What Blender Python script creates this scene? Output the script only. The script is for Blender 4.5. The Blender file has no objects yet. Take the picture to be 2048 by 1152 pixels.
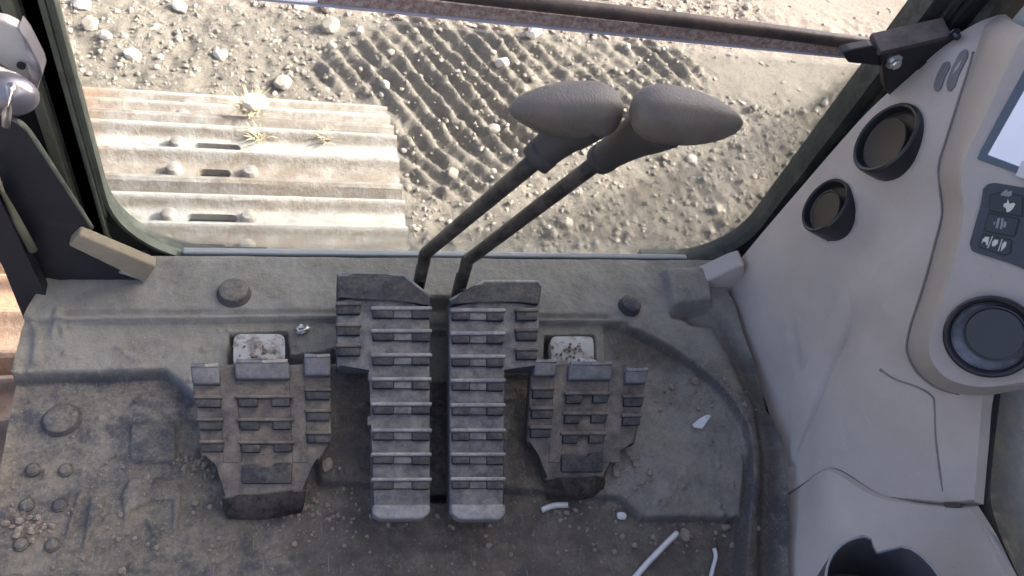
import bpy, bmesh, math, random
import numpy as np
from mathutils import Vector, Matrix

random.seed(7); rng = np.random.default_rng(7)
R = math.radians
scene = bpy.context.scene
COL = scene.collection

# ------------------------------------------------------------------ camera
CAM_H = 0.88
FPX = 1500.0                                   # focal length in pixels of the 2048 px wide photograph
ROT = np.array([[0.962, -0.166, 0.219], [-0.002, -0.802, -0.597], [0.275, 0.574, -0.772]])
u_, s_, v_ = np.linalg.svd(ROT); ROT = u_ @ v_  # rows: camera right, down, forward
camd = bpy.data.cameras.new('camera'); cam = bpy.data.objects.new('camera', camd); COL.objects.link(cam)
camd.sensor_width = 36.0; camd.lens = 36.0 * FPX / 2048.0
camd.clip_start = 0.01; camd.clip_end = 500
m = Matrix.Identity(4)
for i in range(3):
    m[i][0] = ROT[0][i]; m[i][1] = -ROT[1][i]; m[i][2] = -ROT[2][i]
m[2][3] = CAM_H
cam.matrix_world = m
camd.dof.use_dof = True; camd.dof.focus_distance = 0.95; camd.dof.aperture_fstop = 12.0
scene.camera = cam

# ------------------------------------------------------------------ sky, sun, exposure
SUN_EL, SUN_AZ = R(36), R(5)                  # azimuth from +X towards +Y
w = bpy.data.worlds.new('World'); scene.world = w; w.use_nodes = True
nt = w.node_tree
sky = nt.nodes.new('ShaderNodeTexSky'); sky.sky_type = 'NISHITA'; sky.sun_disc = False
sky.sun_elevation = SUN_EL; sky.sun_rotation = R(90) - SUN_AZ
sky.air_density = 0.28; sky.dust_density = 5.0; sky.ozone_density = 0.0
nt.links.new(sky.outputs[0], nt.nodes['Background'].inputs[0])
nt.nodes['Background'].inputs[1].default_value = 0.15
sd = bpy.data.lights.new('sun', 'SUN'); sd.energy = 2.0; sd.angle = R(0.53); sd.color = (1.0, 0.96, 0.90)
sun = bpy.data.objects.new('sun', sd); COL.objects.link(sun)
sv = Vector((math.cos(SUN_EL) * math.cos(SUN_AZ), math.cos(SUN_EL) * math.sin(SUN_AZ), math.sin(SUN_EL)))
sun.rotation_euler = sv.to_track_quat('Z', 'Y').to_euler(); sun.location = sv * 20
scene.view_settings.view_transform = 'Standard'; scene.view_settings.look = 'None'
scene.view_settings.exposure = 2.45; scene.view_settings.gamma = 1.0
scene.render.engine = 'CYCLES'
scene.cycles.max_bounces = 10; scene.cycles.diffuse_bounces = 5; scene.cycles.transparent_max_bounces = 12

# ------------------------------------------------------------------ survey: a measured pixel and one known plane give a point
C0 = np.array([0, 0, CAM_H])
def at(u, v, z=None, y=None, x=None, pl=None):
    d = ROT.T @ np.array([u - 1024, v - 576, FPX])
    if z is not None: t = (z - C0[2]) / d[2]
    elif y is not None: t = (y - C0[1]) / d[1]
    elif x is not None: t = (x - C0[0]) / d[0]
    else:
        p, n = pl; t = np.dot(np.array(p) - C0, n) / np.dot(d, n)
    return Vector(C0 + t * d)

# ------------------------------------------------------------------ materials
def newmat(name):
    mt = bpy.data.materials.new(name); mt.use_nodes = True
    return mt, mt.node_tree, mt.node_tree.nodes['Principled BSDF']
def noise(nt, scale, detail=4, rough=0.6, vec=None, stretch=None):
    n = nt.nodes.new('ShaderNodeTexNoise'); n.inputs['Scale'].default_value = scale
    n.inputs['Detail'].default_value = detail; n.inputs['Roughness'].default_value = rough
    tc = nt.nodes.new('ShaderNodeTexCoord'); src = tc.outputs['Object']
    if stretch:
        mp = nt.nodes.new('ShaderNodeMapping'); mp.inputs['Scale'].default_value = stretch
        nt.links.new(src, mp.inputs[0]); src = mp.outputs[0]
    nt.links.new(src, n.inputs['Vector'])
    return n.outputs['Fac']
def ramp(nt, fac, lo, hi, c0=(0, 0, 0, 1), c1=(1, 1, 1, 1)):
    r = nt.nodes.new('ShaderNodeValToRGB'); r.color_ramp.elements[0].position = lo; r.color_ramp.elements[1].position = hi
    r.color_ramp.elements[0].color = c0; r.color_ramp.elements[1].color = c1
    nt.links.new(fac, r.inputs[0]); return r.outputs[0]
def mix(nt, fac, a, b):
    mx = nt.nodes.new('ShaderNodeMix'); mx.data_type = 'RGBA'
    for sock, val in ((mx.inputs[0], fac), (mx.inputs[6], a), (mx.inputs[7], b)):
        if isinstance(val, (int, float)): sock.default_value = val
        elif isinstance(val, tuple): sock.default_value = (*val[:3], 1)
        else: nt.links.new(val, sock)
    return mx.outputs[2]
def math_(nt, op, a, b):
    mn = nt.nodes.new('ShaderNodeMath'); mn.operation = op; mn.use_clamp = True
    for i, val in enumerate((a, b)):
        if isinstance(val, (int, float)): mn.inputs[i].default_value = val
        else: nt.links.new(val, mn.inputs[i])
    return mn.outputs[0]
def bump(nt, bs, h, dist, strength=1.0):
    b = nt.nodes.new('ShaderNodeBump'); b.inputs['Distance'].default_value = dist; b.inputs['Strength'].default_value = strength
    nt.links.new(h, b.inputs['Height']); nt.links.new(b.outputs[0], bs.inputs['Normal'])
def upness(nt, lo=0.3, hi=0.95):
    g = nt.nodes.new('ShaderNodeNewGeometry'); s = nt.nodes.new('ShaderNodeSeparateXYZ')
    nt.links.new(g.outputs['Normal'], s.inputs[0]); return ramp(nt, s.outputs[2], lo, hi)

def dusty(name, base, dust, amount=(0.35, 0.65), scale=18, fine=180, rough=0.75, bumpd=0.0015, up=True, grain=500, spec=0.3):
    """dark material under settled dust: patches, fine speckle, more on faces that look up"""
    mt, nt, bs = newmat(name)
    a = ramp(nt, noise(nt, scale, 6, 0.65), amount[0], amount[1])
    b = ramp(nt, noise(nt, fine, 3, 0.7), 0.3, 0.75)
    f = math_(nt, 'MULTIPLY', math_(nt, 'ADD', math_(nt, 'MULTIPLY', a, 0.75), math_(nt, 'MULTIPLY', b, 0.35)), 1.0)
    if up: f = math_(nt, 'MULTIPLY', f, math_(nt, 'ADD', upness(nt), 0.12))
    tint = mix(nt, ramp(nt, noise(nt, scale * 0.4, 3), 0.35, 0.65), dust, tuple(c * k for c, k in zip(dust, (0.72, 0.76, 0.84))))
    nt.links.new(mix(nt, f, base, tint), bs.inputs['Base Color'])
    bs.inputs['Roughness'].default_value = rough; bs.inputs['Specular IOR Level'].default_value = spec
    h = math_(nt, 'ADD', math_(nt, 'MULTIPLY', noise(nt, grain, 3, 0.7), 0.6), math_(nt, 'MULTIPLY', noise(nt, scale * 2, 5), 0.4))
    bump(nt, bs, h, bumpd)
    return mt
def plain(name, col, rough=0.5, var=0.08, scale=30, bumpd=0.0, grain=900, metallic=0.0, spec=0.5, dirt=None, dirt_r=(0.55, 0.75)):
    mt, nt, bs = newmat(name)
    c = mix(nt, noise(nt, scale, 5), tuple(x * (1 - var) for x in col), tuple(min(1, x * (1 + var)) for x in col))
    if dirt: c = mix(nt, math_(nt, 'MULTIPLY', ramp(nt, noise(nt, scale * 0.7, 7, 0.7), *dirt_r), 0.8), c, dirt)
    nt.links.new(c, bs.inputs['Base Color'])
    bs.inputs['Roughness'].default_value = rough; bs.inputs['Metallic'].default_value = metallic; bs.inputs['Specular IOR Level'].default_value = spec
    if bumpd: bump(nt, bs, noise(nt, grain, 3), bumpd)
    return mt

M = {}
def mat_rubber():
    mt, nt, bs = newmat('dusty_rubber_mat')
    a = ramp(nt, noise(nt, 24, 9, 0.76), 0.34, 0.66); b = ramp(nt, noise(nt, 210, 4, 0.75), 0.32, 0.72); g = ramp(nt, noise(nt, 5.5, 5, 0.6), 0.35, 0.65)
    dust = mix(nt, g, (0.33, 0.282, 0.205), (0.29, 0.278, 0.242))
    f = math_(nt, 'ADD', math_(nt, 'MULTIPLY', a, 0.55), math_(nt, 'MULTIPLY', b, 0.38))
    f = math_(nt, 'MULTIPLY', f, math_(nt, 'ADD', upness(nt, 0.5, 0.98), 0.25))
    c = mix(nt, f, (0.055, 0.056, 0.060), dust)
    an = nt.nodes.new('ShaderNodeAttribute'); an.attribute_name = 'dust'; lit_dust_coat = math_(nt, 'MULTIPLY', an.outputs['Fac'], ramp(nt, noise(nt, 26, 7, 0.7), 0.15, 0.6))
    c = mix(nt, math_(nt, 'MULTIPLY', lit_dust_coat, 0.75), c, (0.30, 0.30, 0.272))  # pale dust tone with window light mixed in
    rub = math_(nt, 'MULTIPLY', math_(nt, 'MULTIPLY', ramp(nt, noise(nt, 14, 9, 0.75), 0.50, 0.60), 0.85), math_(nt, 'SUBTRACT', 1.0, an.outputs['Fac']))          # rubbed clean by boots
    c = mix(nt, rub, c, (0.056, 0.062, 0.078))
    sn = nt.nodes.new('ShaderNodeAttribute'); sn.attribute_name = 'soil'
    c = mix(nt, math_(nt, 'MULTIPLY', math_(nt, 'MULTIPLY', sn.outputs['Fac'], ramp(nt, noise(nt, 32, 7, 0.7), 0.2, 0.6)), 0.8), c, (0.092, 0.078, 0.066))
    speck = math_(nt, 'MULTIPLY', ramp(nt, noise(nt, 420, 2, 0.6), 0.66, 0.74), 0.6)
    c = mix(nt, speck, c, (0.42, 0.38, 0.31))
    scr = math_(nt, 'MULTIPLY', ramp(nt, noise(nt, 40, 3, 0.6, stretch=(9, 0.6, 1)), 0.64, 0.70), 0.35)
    c = mix(nt, scr, c, (0.36, 0.335, 0.29))
    nt.links.new(c, bs.inputs['Base Color']); bs.inputs['Roughness'].default_value = 0.82; bs.inputs['Specular IOR Level'].default_value = 0.3
    h = math_(nt, 'ADD', math_(nt, 'MULTIPLY', noise(nt, 330, 4, 0.7), 0.55), math_(nt, 'MULTIPLY', noise(nt, 60, 6), 0.45)); bump(nt, bs, h, 0.0022)
    return mt
M['mat'] = mat_rubber()
M['tread'] = dusty('pedal_rubber', (0.068, 0.065, 0.064), (0.27, 0.232, 0.188), (0.34, 0.64), 48, 240, 0.8, 0.0016)
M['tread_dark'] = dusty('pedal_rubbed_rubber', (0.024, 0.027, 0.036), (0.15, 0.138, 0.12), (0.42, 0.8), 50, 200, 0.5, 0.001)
M['tread_rib'] = dusty('pedal_lit_rib_rubber', (0.15, 0.155, 0.17), (0.44, 0.42, 0.38), (0.3, 0.62), 50, 200, 0.65, 0.001)  # pale tone puts edge highlights into the colour, along with dust
M['tread_bar'] = dusty('pedal_tread', (0.07, 0.075, 0.085), (0.285, 0.275, 0.25), (0.36, 0.64), 55, 260, 0.62, 0.0014)
M['lip'] = dusty('dark_dusty_lip', (0.05, 0.048, 0.05), (0.24, 0.205, 0.165), (0.38, 0.7), 45, 180, 0.75, 0.003, up=False)
M['top_face'] = dusty('top_block_rubber', (0.085, 0.09, 0.105), (0.24, 0.235, 0.225), (0.3, 0.7), 50, 200, 0.6, 0.001)
M['metal_tab'] = plain('worn_painted_metal', (0.36, 0.37, 0.37), 0.45, 0.1, 60, 0.0004, 500, dirt=(0.13, 0.10, 0.08), dirt_r=(0.5, 0.6))
M['navy'] = plain('dark_navy_sheet', (0.018, 0.019, 0.028), 0.55, 0.25, 25, 0.0004, 300, dirt=(0.06, 0.055, 0.05))
M['black'] = plain('black_rubber', (0.014, 0.014, 0.016), 0.55, 0.25, 40, 0.0004, 400)
M['seal'] = dusty('green_black_seal', (0.018, 0.024, 0.022), (0.15, 0.15, 0.12), (0.5, 0.8), 20, 150, 0.55, 0.0006, up=False)
M['olive'] = plain('dusty_olive_seal', (0.15, 0.155, 0.115), 0.7, 0.25, 30, 0.0006, 300, dirt=(0.06, 0.06, 0.05))
M['green'] = plain('pale_green_frame', (0.115, 0.135, 0.105), 0.55, 0.3, 30, 0.0006, 300, dirt=(0.055, 0.058, 0.048), dirt_r=(0.45, 0.7))
M['foam'] = plain('tan_foam', (0.30, 0.265, 0.19), 0.9, 0.18, 60, 0.001, 250, dirt=(0.20, 0.16, 0.10))
def scuffed(name, col, dirt):
    mt, nt, bs = newmat(name)
    c = mix(nt, ramp(nt, noise(nt, 7, 6, 0.65), 0.35, 0.7), col, dirt)
    sc = math_(nt, 'MULTIPLY', ramp(nt, noise(nt, 26, 4, 0.6, stretch=(1, 0.5, 5)), 0.66, 0.71), 0.22); c = mix(nt, sc, c, tuple(min(1, x * 1.35) for x in col))
    sc2 = math_(nt, 'MULTIPLY', ramp(nt, noise(nt, 70, 3, 0.6, stretch=(1, 6, 0.7)), 0.70, 0.73), 0.25); c = mix(nt, sc2, c, tuple(x * 0.6 for x in col))
    sp = math_(nt, 'MULTIPLY', ramp(nt, noise(nt, 240, 3, 0.6), 0.70, 0.76), 0.35); c = mix(nt, sp, c, (0.20, 0.17, 0.14))
    nt.links.new(c, bs.inputs['Base Color']); bs.inputs['Specular IOR Level'].default_value = 0.42
    rg = ramp(nt, noise(nt, 9, 5, 0.6), 0.3, 0.7, (0.36, 0.36, 0.36, 1), (0.58, 0.58, 0.58, 1)); nt.links.new(rg, bs.inputs['Roughness'])
    bump(nt, bs, noise(nt, 900, 3), 0.0005); return mt
M['console'] = scuffed('grey_beige_plastic', (0.54, 0.485, 0.435), (0.45, 0.395, 0.34))
M['pod'] = scuffed('grey_pod_plastic', (0.43, 0.392, 0.35), (0.37, 0.335, 0.295))
M['vent'] = plain('black_vent_plastic', (0.02, 0.021, 0.025), 0.35, 0.1, 40)
M['flap'] = plain('brown_black_flap', (0.030, 0.024, 0.020), 0.5, 0.2, 50)
M['flap_dusty'] = dusty('dusty_flap', (0.05, 0.055, 0.062), (0.26, 0.28, 0.30), (0.35, 0.65), 25, 150, 0.45, 0.0003, up=False)
M['seam'] = plain('seam_shadow_gap', (0.24, 0.22, 0.20), 0.8)
M['slot'] = plain('grey_slot_insert', (0.17, 0.165, 0.16), 0.6)
M['keypad'] = plain('dark_keypad', (0.045, 0.05, 0.056), 0.45, 0.15, 60)
M['key'] = plain('keypad_button', (0.03, 0.033, 0.037), 0.4, 0.15, 60)
M['icon'] = plain('cream_print', (0.62, 0.62, 0.52), 0.6)
M['icon_dim'] = plain('grey_print', (0.25, 0.26, 0.26), 0.6)
M['bezel'] = plain('monitor_bezel', (0.09, 0.115, 0.14), 0.35, 0.08, 40)
M['paper'] = plain('white_paper', (0.62, 0.63, 0.635), 0.7, 0.06, 80, dirt=(0.40, 0.37, 0.33))
M['steel'] = plain('bright_steel', (0.62, 0.62, 0.6), 0.3, 0.1, 60, metallic=0.9)
M['latch'] = plain('zinc_latch', (0.50, 0.50, 0.47), 0.42, 0.15, 40, 0.0003, 200, metallic=0.2)
M['latch_dark'] = plain('lavender_grey_steel', (0.26, 0.26, 0.30), 0.3, 0.12, 40, metallic=0.7)
M['rodmat'] = dusty('lever_rod', (0.014, 0.014, 0.015), (0.16, 0.14, 0.115), (0.42, 0.75), 30, 160, 0.45, 0.0003, up=False)
M['sleeve'] = plain('brown_black_sleeve', (0.045, 0.042, 0.04), 0.65, 0.15, 60, 0.0003, 600)
M['bar'] = dusty('bar_black_brown', (0.03, 0.028, 0.03), (0.17, 0.12, 0.09), (0.4, 0.7), 14, 120, 0.45, 0.0003, up=False)
M['bracket_brown'] = dusty('bracket_top', (0.075, 0.062, 0.055), (0.22, 0.175, 0.145), (0.3, 0.7), 30, 120, 0.6, 0.0003)
M['bracket'] = plain('black_bracket', (0.015, 0.015, 0.019), 0.45, 0.25, 40)
M['bolt'] = plain('dark_bolt', (0.05, 0.055, 0.065), 0.35, 0.2, 80, metallic=0.6)
M['stone'] = plain('pale_stone', (0.35, 0.31, 0.26), 0.9, 0.2, 40, 0.002, 120, dirt=(0.26, 0.225, 0.18))
M['whitestone'] = plain('white_stone', (0.56, 0.525, 0.47), 0.9, 0.12, 40, 0.002, 120)
M['greystone'] = plain('grey_stone', (0.225, 0.2, 0.168), 0.9, 0.2, 40, 0.002, 120, dirt=(0.22, 0.19, 0.15))
M['crumb'] = plain('dirt_crumb', (0.26, 0.22, 0.185), 0.95, 0.3, 150, 0.001, 400)
M['straw'] = plain('dry_grass', (0.55, 0.47, 0.28), 0.8, 0.2, 60)
M['cupblack'] = plain('scuffed_black_plastic', (0.085, 0.087, 0.092), 0.5, 0.25, 30, dirt=(0.13, 0.13, 0.13))
M['deck'] = dusty('dusty_deck', (0.16, 0.165, 0.165), (0.40, 0.385, 0.34), (0.4, 0.7), 14, 60, 0.7, 0.004, grain=60)
M['cabsteel'] = plain('cab_steel', (0.20, 0.20, 0.20), 0.6, 0.1, 10)
M['boom'] = plain('boom_paint', (0.30, 0.24, 0.14), 0.5, 0.1, 8)
M['sill'] = plain('grey_blue_sill', (0.26, 0.285, 0.305), 0.5, 0.12, 40, dirt=(0.35, 0.33, 0.29))
M['edge'] = plain('pale_glass_edge', (0.46, 0.47, 0.54), 0.3, 0.1, 60)
def knob_mat():
    mt, nt, bs = newmat('grained_vinyl_knob')
    c = mix(nt, ramp(nt, noise(nt, 30, 5), 0.3, 0.7), (0.098, 0.086, 0.070), (0.145, 0.127, 0.102))
    nt.links.new(c, bs.inputs['Base Color']); bs.inputs['Roughness'].default_value = 0.42; bs.inputs['Specular IOR Level'].default_value = 0.55
    h = noise(nt, 260, 3, 0.6, stretch=(3.2, 0.9, 0.9)); bump(nt, bs, h, 0.0011, 0.9)
    return mt
M['knob'] = knob_mat()
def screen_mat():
    mt, nt, bs = newmat('sky_reflection_screen')
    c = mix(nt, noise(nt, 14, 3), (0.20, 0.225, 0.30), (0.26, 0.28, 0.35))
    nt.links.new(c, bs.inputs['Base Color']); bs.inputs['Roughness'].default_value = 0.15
    nt.links.new(c, bs.inputs['Emission Color']); bs.inputs['Emission Strength'].default_value = 0.30  # pale blue and mild glow stand for sky reflected in the screen
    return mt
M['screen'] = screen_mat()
def glass_mat(name, haze, tint, dustcol=(0.6, 0.58, 0.52), sc=6, streak=(1, 1, 1), spread=(0.35, 0.75)):
    """pane: clear, mirror at grazing angles, thin film of dust"""
    mt = bpy.data.materials.new(name); mt.use_nodes = True; nt = mt.node_tree; nt.nodes.clear()
    out = nt.nodes.new('ShaderNodeOutputMaterial'); tr = nt.nodes.new('ShaderNodeBsdfTransparent'); tr.inputs[0].default_value = (*tint, 1)
    gl = nt.nodes.new('ShaderNodeBsdfGlossy'); gl.inputs['Roughness'].default_value = 0.02
    df = nt.nodes.new('ShaderNodeBsdfDiffuse'); df.inputs[0].default_value = (*dustcol, 1)
    fr = nt.nodes.new('ShaderNodeFresnel'); fr.inputs[0].default_value = 1.3
    m1 = nt.nodes.new('ShaderNodeMixShader'); m2 = nt.nodes.new('ShaderNodeMixShader')
    f = math_(nt, 'MULTIPLY', math_(nt, 'ADD', ramp(nt, noise(nt, sc, 6, 0.6, stretch=streak), *spread), math_(nt, 'MULTIPLY', noise(nt, 250, 2), 0.4)), haze)
    tc = nt.nodes.new('ShaderNodeTexCoord'); sz = nt.nodes.new('ShaderNodeSeparateXYZ'); nt.links.new(tc.outputs['Object'], sz.inputs[0])
    low = ramp(nt, math_(nt, 'ADD', sz.outputs[2], math_(nt, 'MULTIPLY', noise(nt, 16, 5, 0.7), 0.08)), 0.02, 0.16, (1, 1, 1, 1), (0, 0, 0, 1))   # dust settles along the bottom edge
    wipe = math_(nt, 'MULTIPLY', ramp(nt, noise(nt, 5, 5, 0.6, stretch=(1, 1, 3)), 0.55, 0.75), 0.7)
    f = math_(nt, 'ADD', f, math_(nt, 'MULTIPLY', math_(nt, 'ADD', math_(nt, 'MULTIPLY', low, 1.2), wipe), haze))
    nt.links.new(f, m1.inputs[0]); nt.links.new(tr.outputs[0], m1.inputs[1]); nt.links.new(df.outputs[0], m1.inputs[2])
    ff = math_(nt, 'MULTIPLY', fr.outputs[0], 0.6)
    nt.links.new(ff, m2.inputs[0]); nt.links.new(m1.outputs[0], m2.inputs[1]); nt.links.new(gl.outputs[0], m2.inputs[2])
    nt.links.new(m2.outputs[0], out.inputs[0]); return mt
M['glass'] = glass_mat('windscreen_glass', 0.12, (0.95, 0.97, 0.96))
M['dirtyglass'] = glass_mat('dirty_side_glass', 0.85, (0.85, 0.87, 0.87), (0.62, 0.62, 0.58), 60, (1, 0.5, 1), (0.1, 0.7))
def rust_mat(nm, ca, cb, cr):
    mt, nt, bs = newmat(nm)
    n1 = ramp(nt, noise(nt, 9, 7, 0.7, stretch=(0.35, 1.6, 1)), 0.38, 0.62)
    n2 = ramp(nt, noise(nt, 60, 5, 0.7), 0.4, 0.7)
    n3 = ramp(nt, noise(nt, 5, 6, 0.6, stretch=(0.4, 3.0, 1)), 0.5, 0.68)
    c = mix(nt, n1, ca, cb)
    c = mix(nt, math_(nt, 'MULTIPLY', n3, 0.45), c, cr)
    c = mix(nt, math_(nt, 'MULTIPLY', n2, 0.35), c, (0.48, 0.44, 0.37))
    tc = nt.nodes.new('ShaderNodeTexCoord'); sx = nt.nodes.new('ShaderNodeSeparateXYZ'); nt.links.new(tc.outputs['Object'], sx.inputs[0])
    edge = ramp(nt, math_(nt, 'ADD', math_(nt, 'MULTIPLY', noise(nt, 14, 4), 0.25), math_(nt, 'MULTIPLY', sx.outputs[0], -1.6)), 0.42, 0.58)
    c = mix(nt, math_(nt, 'MULTIPLY', edge, 0.8), c, (0.36, 0.19, 0.095))
    nt.links.new(c, bs.inputs['Base Color']); bs.inputs['Roughness'].default_value = 0.6; bs.inputs['Metallic'].default_value = 0.15
    yy = math_(nt, 'ADD', math_(nt, 'MULTIPLY', sx.outputs[1], 5.0), math_(nt, 'ADD', math_(nt, 'MULTIPLY', noise(nt, 9, 5, 0.7, stretch=(0.6, 2, 1)), 0.07), 0.465))
    band = nt.nodes.new('ShaderNodeValToRGB'); cr_ = band.color_ramp; cr_.elements[0].position = 0.0; cr_.elements[0].color = (1, 1, 1, 1); cr_.elements[1].position = 1.0; cr_.elements[1].color = (1, 1, 1, 1)
    for pos, val in ((.10, .9), (.145, .0), (.44, .0), (.475, .8), (.52, .8), (.54, .0), (.79, .0), (.825, .8), (.865, .8), (.885, .0), (.955, .1), (.98, 1)):
        e_ = cr_.elements.new(pos); e_.color = (val, val, val, 1)
    nt.links.new(yy, band.inputs[0]); c = mix(nt, math_(nt, 'MULTIPLY', band.outputs[0], ramp(nt, noise(nt, 22, 6, 0.7), 0.25, 0.6)), c, (0.15, 0.112, 0.08))
    spot = math_(nt, 'MULTIPLY', ramp(nt, noise(nt, 38, 6, 0.75), 0.52, 0.66), 0.55); c = mix(nt, spot, c, (0.17, 0.13, 0.095))
    nt.links.new(c, bs.inputs['Base Color']); bump(nt, bs, noise(nt, 120, 6, 0.75), 0.004, 0.9); return mt
M['track'] = rust_mat('worn_track_steel', (0.31, 0.312, 0.31), (0.40, 0.385, 0.35), (0.25, 0.19, 0.135))
M['track_rust'] = rust_mat('rusty_track_flank', (0.19, 0.135, 0.09), (0.29, 0.225, 0.165), (0.15, 0.085, 0.05))
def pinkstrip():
    mt, nt, bs = newmat('painted_refraction_mottle')
    c = mix(nt, ramp(nt, noise(nt, 130, 5, 0.8), 0.42, 0.6), (0.27, 0.175, 0.14), (0.52, 0.43, 0.385))  # gravel tint painted on for refraction in the glass edge
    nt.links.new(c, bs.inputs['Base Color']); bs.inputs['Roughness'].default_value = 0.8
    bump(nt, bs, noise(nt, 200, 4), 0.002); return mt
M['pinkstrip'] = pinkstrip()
def ground_mat():
    mt, nt, bs = newmat('dry_dirt')
    n1 = ramp(nt, noise(nt, 2.2, 7, 0.65), 0.3, 0.7); n2 = ramp(nt, noise(nt, 45, 6, 0.75), 0.35, 0.7); n3 = ramp(nt, noise(nt, 160, 3, 0.7), 0.5, 0.72)
    c = mix(nt, n1, (0.168, 0.150, 0.124), (0.232, 0.210, 0.178)); c = mix(nt, n2, c, (0.275, 0.247, 0.208))
    c = mix(nt, math_(nt, 'MULTIPLY', n3, 0.5), c, (0.09, 0.08, 0.068))
    nt.links.new(c, bs.inputs['Base Color']); bs.inputs['Roughness'].default_value = 0.95; bs.inputs['Specular IOR Level'].default_value = 0.1
    h = math_(nt, 'ADD', math_(nt, 'MULTIPLY', noise(nt, 90, 6, 0.75), 0.7), math_(nt, 'MULTIPLY', noise(nt, 400, 3), 0.3))
    bump(nt, bs, h, 0.018, 1.0); return mt
M['ground'] = ground_mat()

# ------------------------------------------------------------------ object helpers
def link(name, me, mat, parent=None, smooth=False):
    if mat is not None: me.materials.append(M[mat] if isinstance(mat, str) else mat)
    if smooth:
        for p in me.polygons: p.use_smooth = True
    o = bpy.data.objects.new(name, me); COL.objects.link(o)
    if parent is not None: o.parent = parent
    return o
def obj(name, bm, mat, parent=None, smooth=False, angle=None):
    bmesh.ops.recalc_face_normals(bm, faces=bm.faces[:])
    me = bpy.data.meshes.new(name); bm.to_mesh(me); bm.free()
    if angle is not None:
        smooth = True
    o = link(name, me, mat, parent, smooth)
    if angle is not None: me.set_sharp_from_angle(angle=R(angle))
    return o
def thing(name, label, cat, group=None):
    o = bpy.data.objects.new(name, None); COL.objects.link(o); o.empty_display_size = 0.05
    return tag(o, label, cat, group)
def tag(o, label, cat, group=None):
    o['label'] = label; o['category'] = cat
    if group: o['group'] = group
    return o
def struct(o): o['kind'] = 'structure'; return o

def bm_poly_prism(bm, top, vec, bev=0.0, seg=2):
    """polygon (world points) extruded by vec (a vector or list of vectors)"""
    vs = [bm.verts.new(p) for p in top]
    lo = [bm.verts.new(Vector(p) + Vector(vec)) for p in top]
    n = len(vs); fs = [bm.faces.new(vs), bm.faces.new(lo[::-1])]
    for i in range(n): fs.append(bm.faces.new((vs[i], lo[i], lo[(i + 1) % n], vs[(i + 1) % n])))
    if bev > 0:
        es = list({e for e in fs[0].edges} | {e for f in fs[2:] for e in f.edges if e not in fs[1].edges})
        bmesh.ops.bevel(bm, geom=es, offset=bev, segments=seg, affect='EDGES', profile=0.5, clamp_overlap=True)
    return bm
def prism(top, vec, bev=0.0, seg=2): return bm_poly_prism(bmesh.new(), top, vec, bev, seg)
def bm_box(bm, lo, hi, bev=0.0, seg=2):
    (x0, y0, z0), (x1, y1, z1) = lo, hi
    return bm_poly_prism(bm, [(x0, y0, z1), (x1, y0, z1), (x1, y1, z1), (x0, y1, z1)], (0, 0, z0 - z1), bev, seg)
def box(lo, hi, bev=0.0, seg=2): return bm_box(bmesh.new(), lo, hi, bev, seg)
def frame_at(d):
    d = Vector(d).normalized(); a = Vector((0, 0, 1)) if abs(d.z) < 0.9 else Vector((1, 0, 0))
    x = d.cross(a).normalized(); return x, x.cross(d).normalized(), d
def bm_tube(bm, pts, rad, n=12, caps=True, flat=None):
    pts = [Vector(p) for p in pts]; rings = []; px = None
    for i, p in enumerate(pts):
        d = (pts[min(i + 1, len(pts) - 1)] - pts[max(i - 1, 0)]).normalized()
        if px is None: x, y, _ = frame_at(d)
        else: x = (px - d * px.dot(d)).normalized(); y = d.cross(x)
        px = x; r = rad[i] if isinstance(rad, (list, tuple)) else rad
        rings.append([bm.verts.new(p + x * (r * math.cos(2 * math.pi * k / n)) + y * (r * math.sin(2 * math.pi * k / n))) for k in range(n)])
    for a, b in zip(rings, rings[1:]):
        for k in range(n): bm.faces.new((a[k], a[(k + 1) % n], b[(k + 1) % n], b[k]))
    if caps: bm.faces.new(rings[0][::-1]); bm.faces.new(rings[-1])
    return bm
def tube(pts, rad, n=12, caps=True): return bm_tube(bmesh.new(), pts, rad, n, caps)
def lathe(origin, axis, prof, n=32, xdir=None):
    """prof: (radius, height) pairs along axis"""
    bm = bmesh.new(); x, y, d = frame_at(axis); o = Vector(origin); rings = []
    for r, h in prof:
        if r < 1e-6: rings.append([bm.verts.new(o + d * h)])
        else: rings.append([bm.verts.new(o + d * h + x * (r * math.cos(2 * math.pi * k / n)) + y * (r * math.sin(2 * math.pi * k / n))) for k in range(n)])
    for a, b in zip(rings, rings[1:]):
        for k in range(n):
            k2 = (k + 1) % n
            if len(a) == 1 and len(b) == 1: continue
            if len(a) == 1: bm.faces.new((a[0], b[k], b[k2]))
            elif len(b) == 1: bm.faces.new((a[k], b[0], a[k2]))
            else: bm.faces.new((a[k], b[k], b[k2], a[k2]))
    return bm
def smooth_path(pts, n=8):
    """Catmull-Rom through points"""
    P = [Vector(p) for p in pts]; P = [P[0] * 2 - P[1]] + P + [P[-1] * 2 - P[-2]]; out = []
    for i in range(1, len(P) - 2):
        a, b, c, d = P[i - 1:i + 3]
        for k in range(n):
            t = k / n
            out.append(0.5 * ((2 * b) + (c - a) * t + (2 * a - 5 * b + 4 * c - d) * t * t + (3 * b - a - 3 * c + d) * t ** 3))
    out.append(P[-2]); return out
def resample(pts, n):
    P = [Vector(p) for p in pts]; L = [0]
    for a, b in zip(P, P[1:]): L.append(L[-1] + (b - a).length)
    out = []
    for k in range(n):
        s = L[-1] * k / (n - 1); i = 0
        while i < len(P) - 2 and L[i + 1] < s: i += 1
        t = (s - L[i]) / max(1e-9, L[i + 1] - L[i]); out.append(P[i].lerp(P[i + 1], min(1, max(0, t))))
    return out
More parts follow.
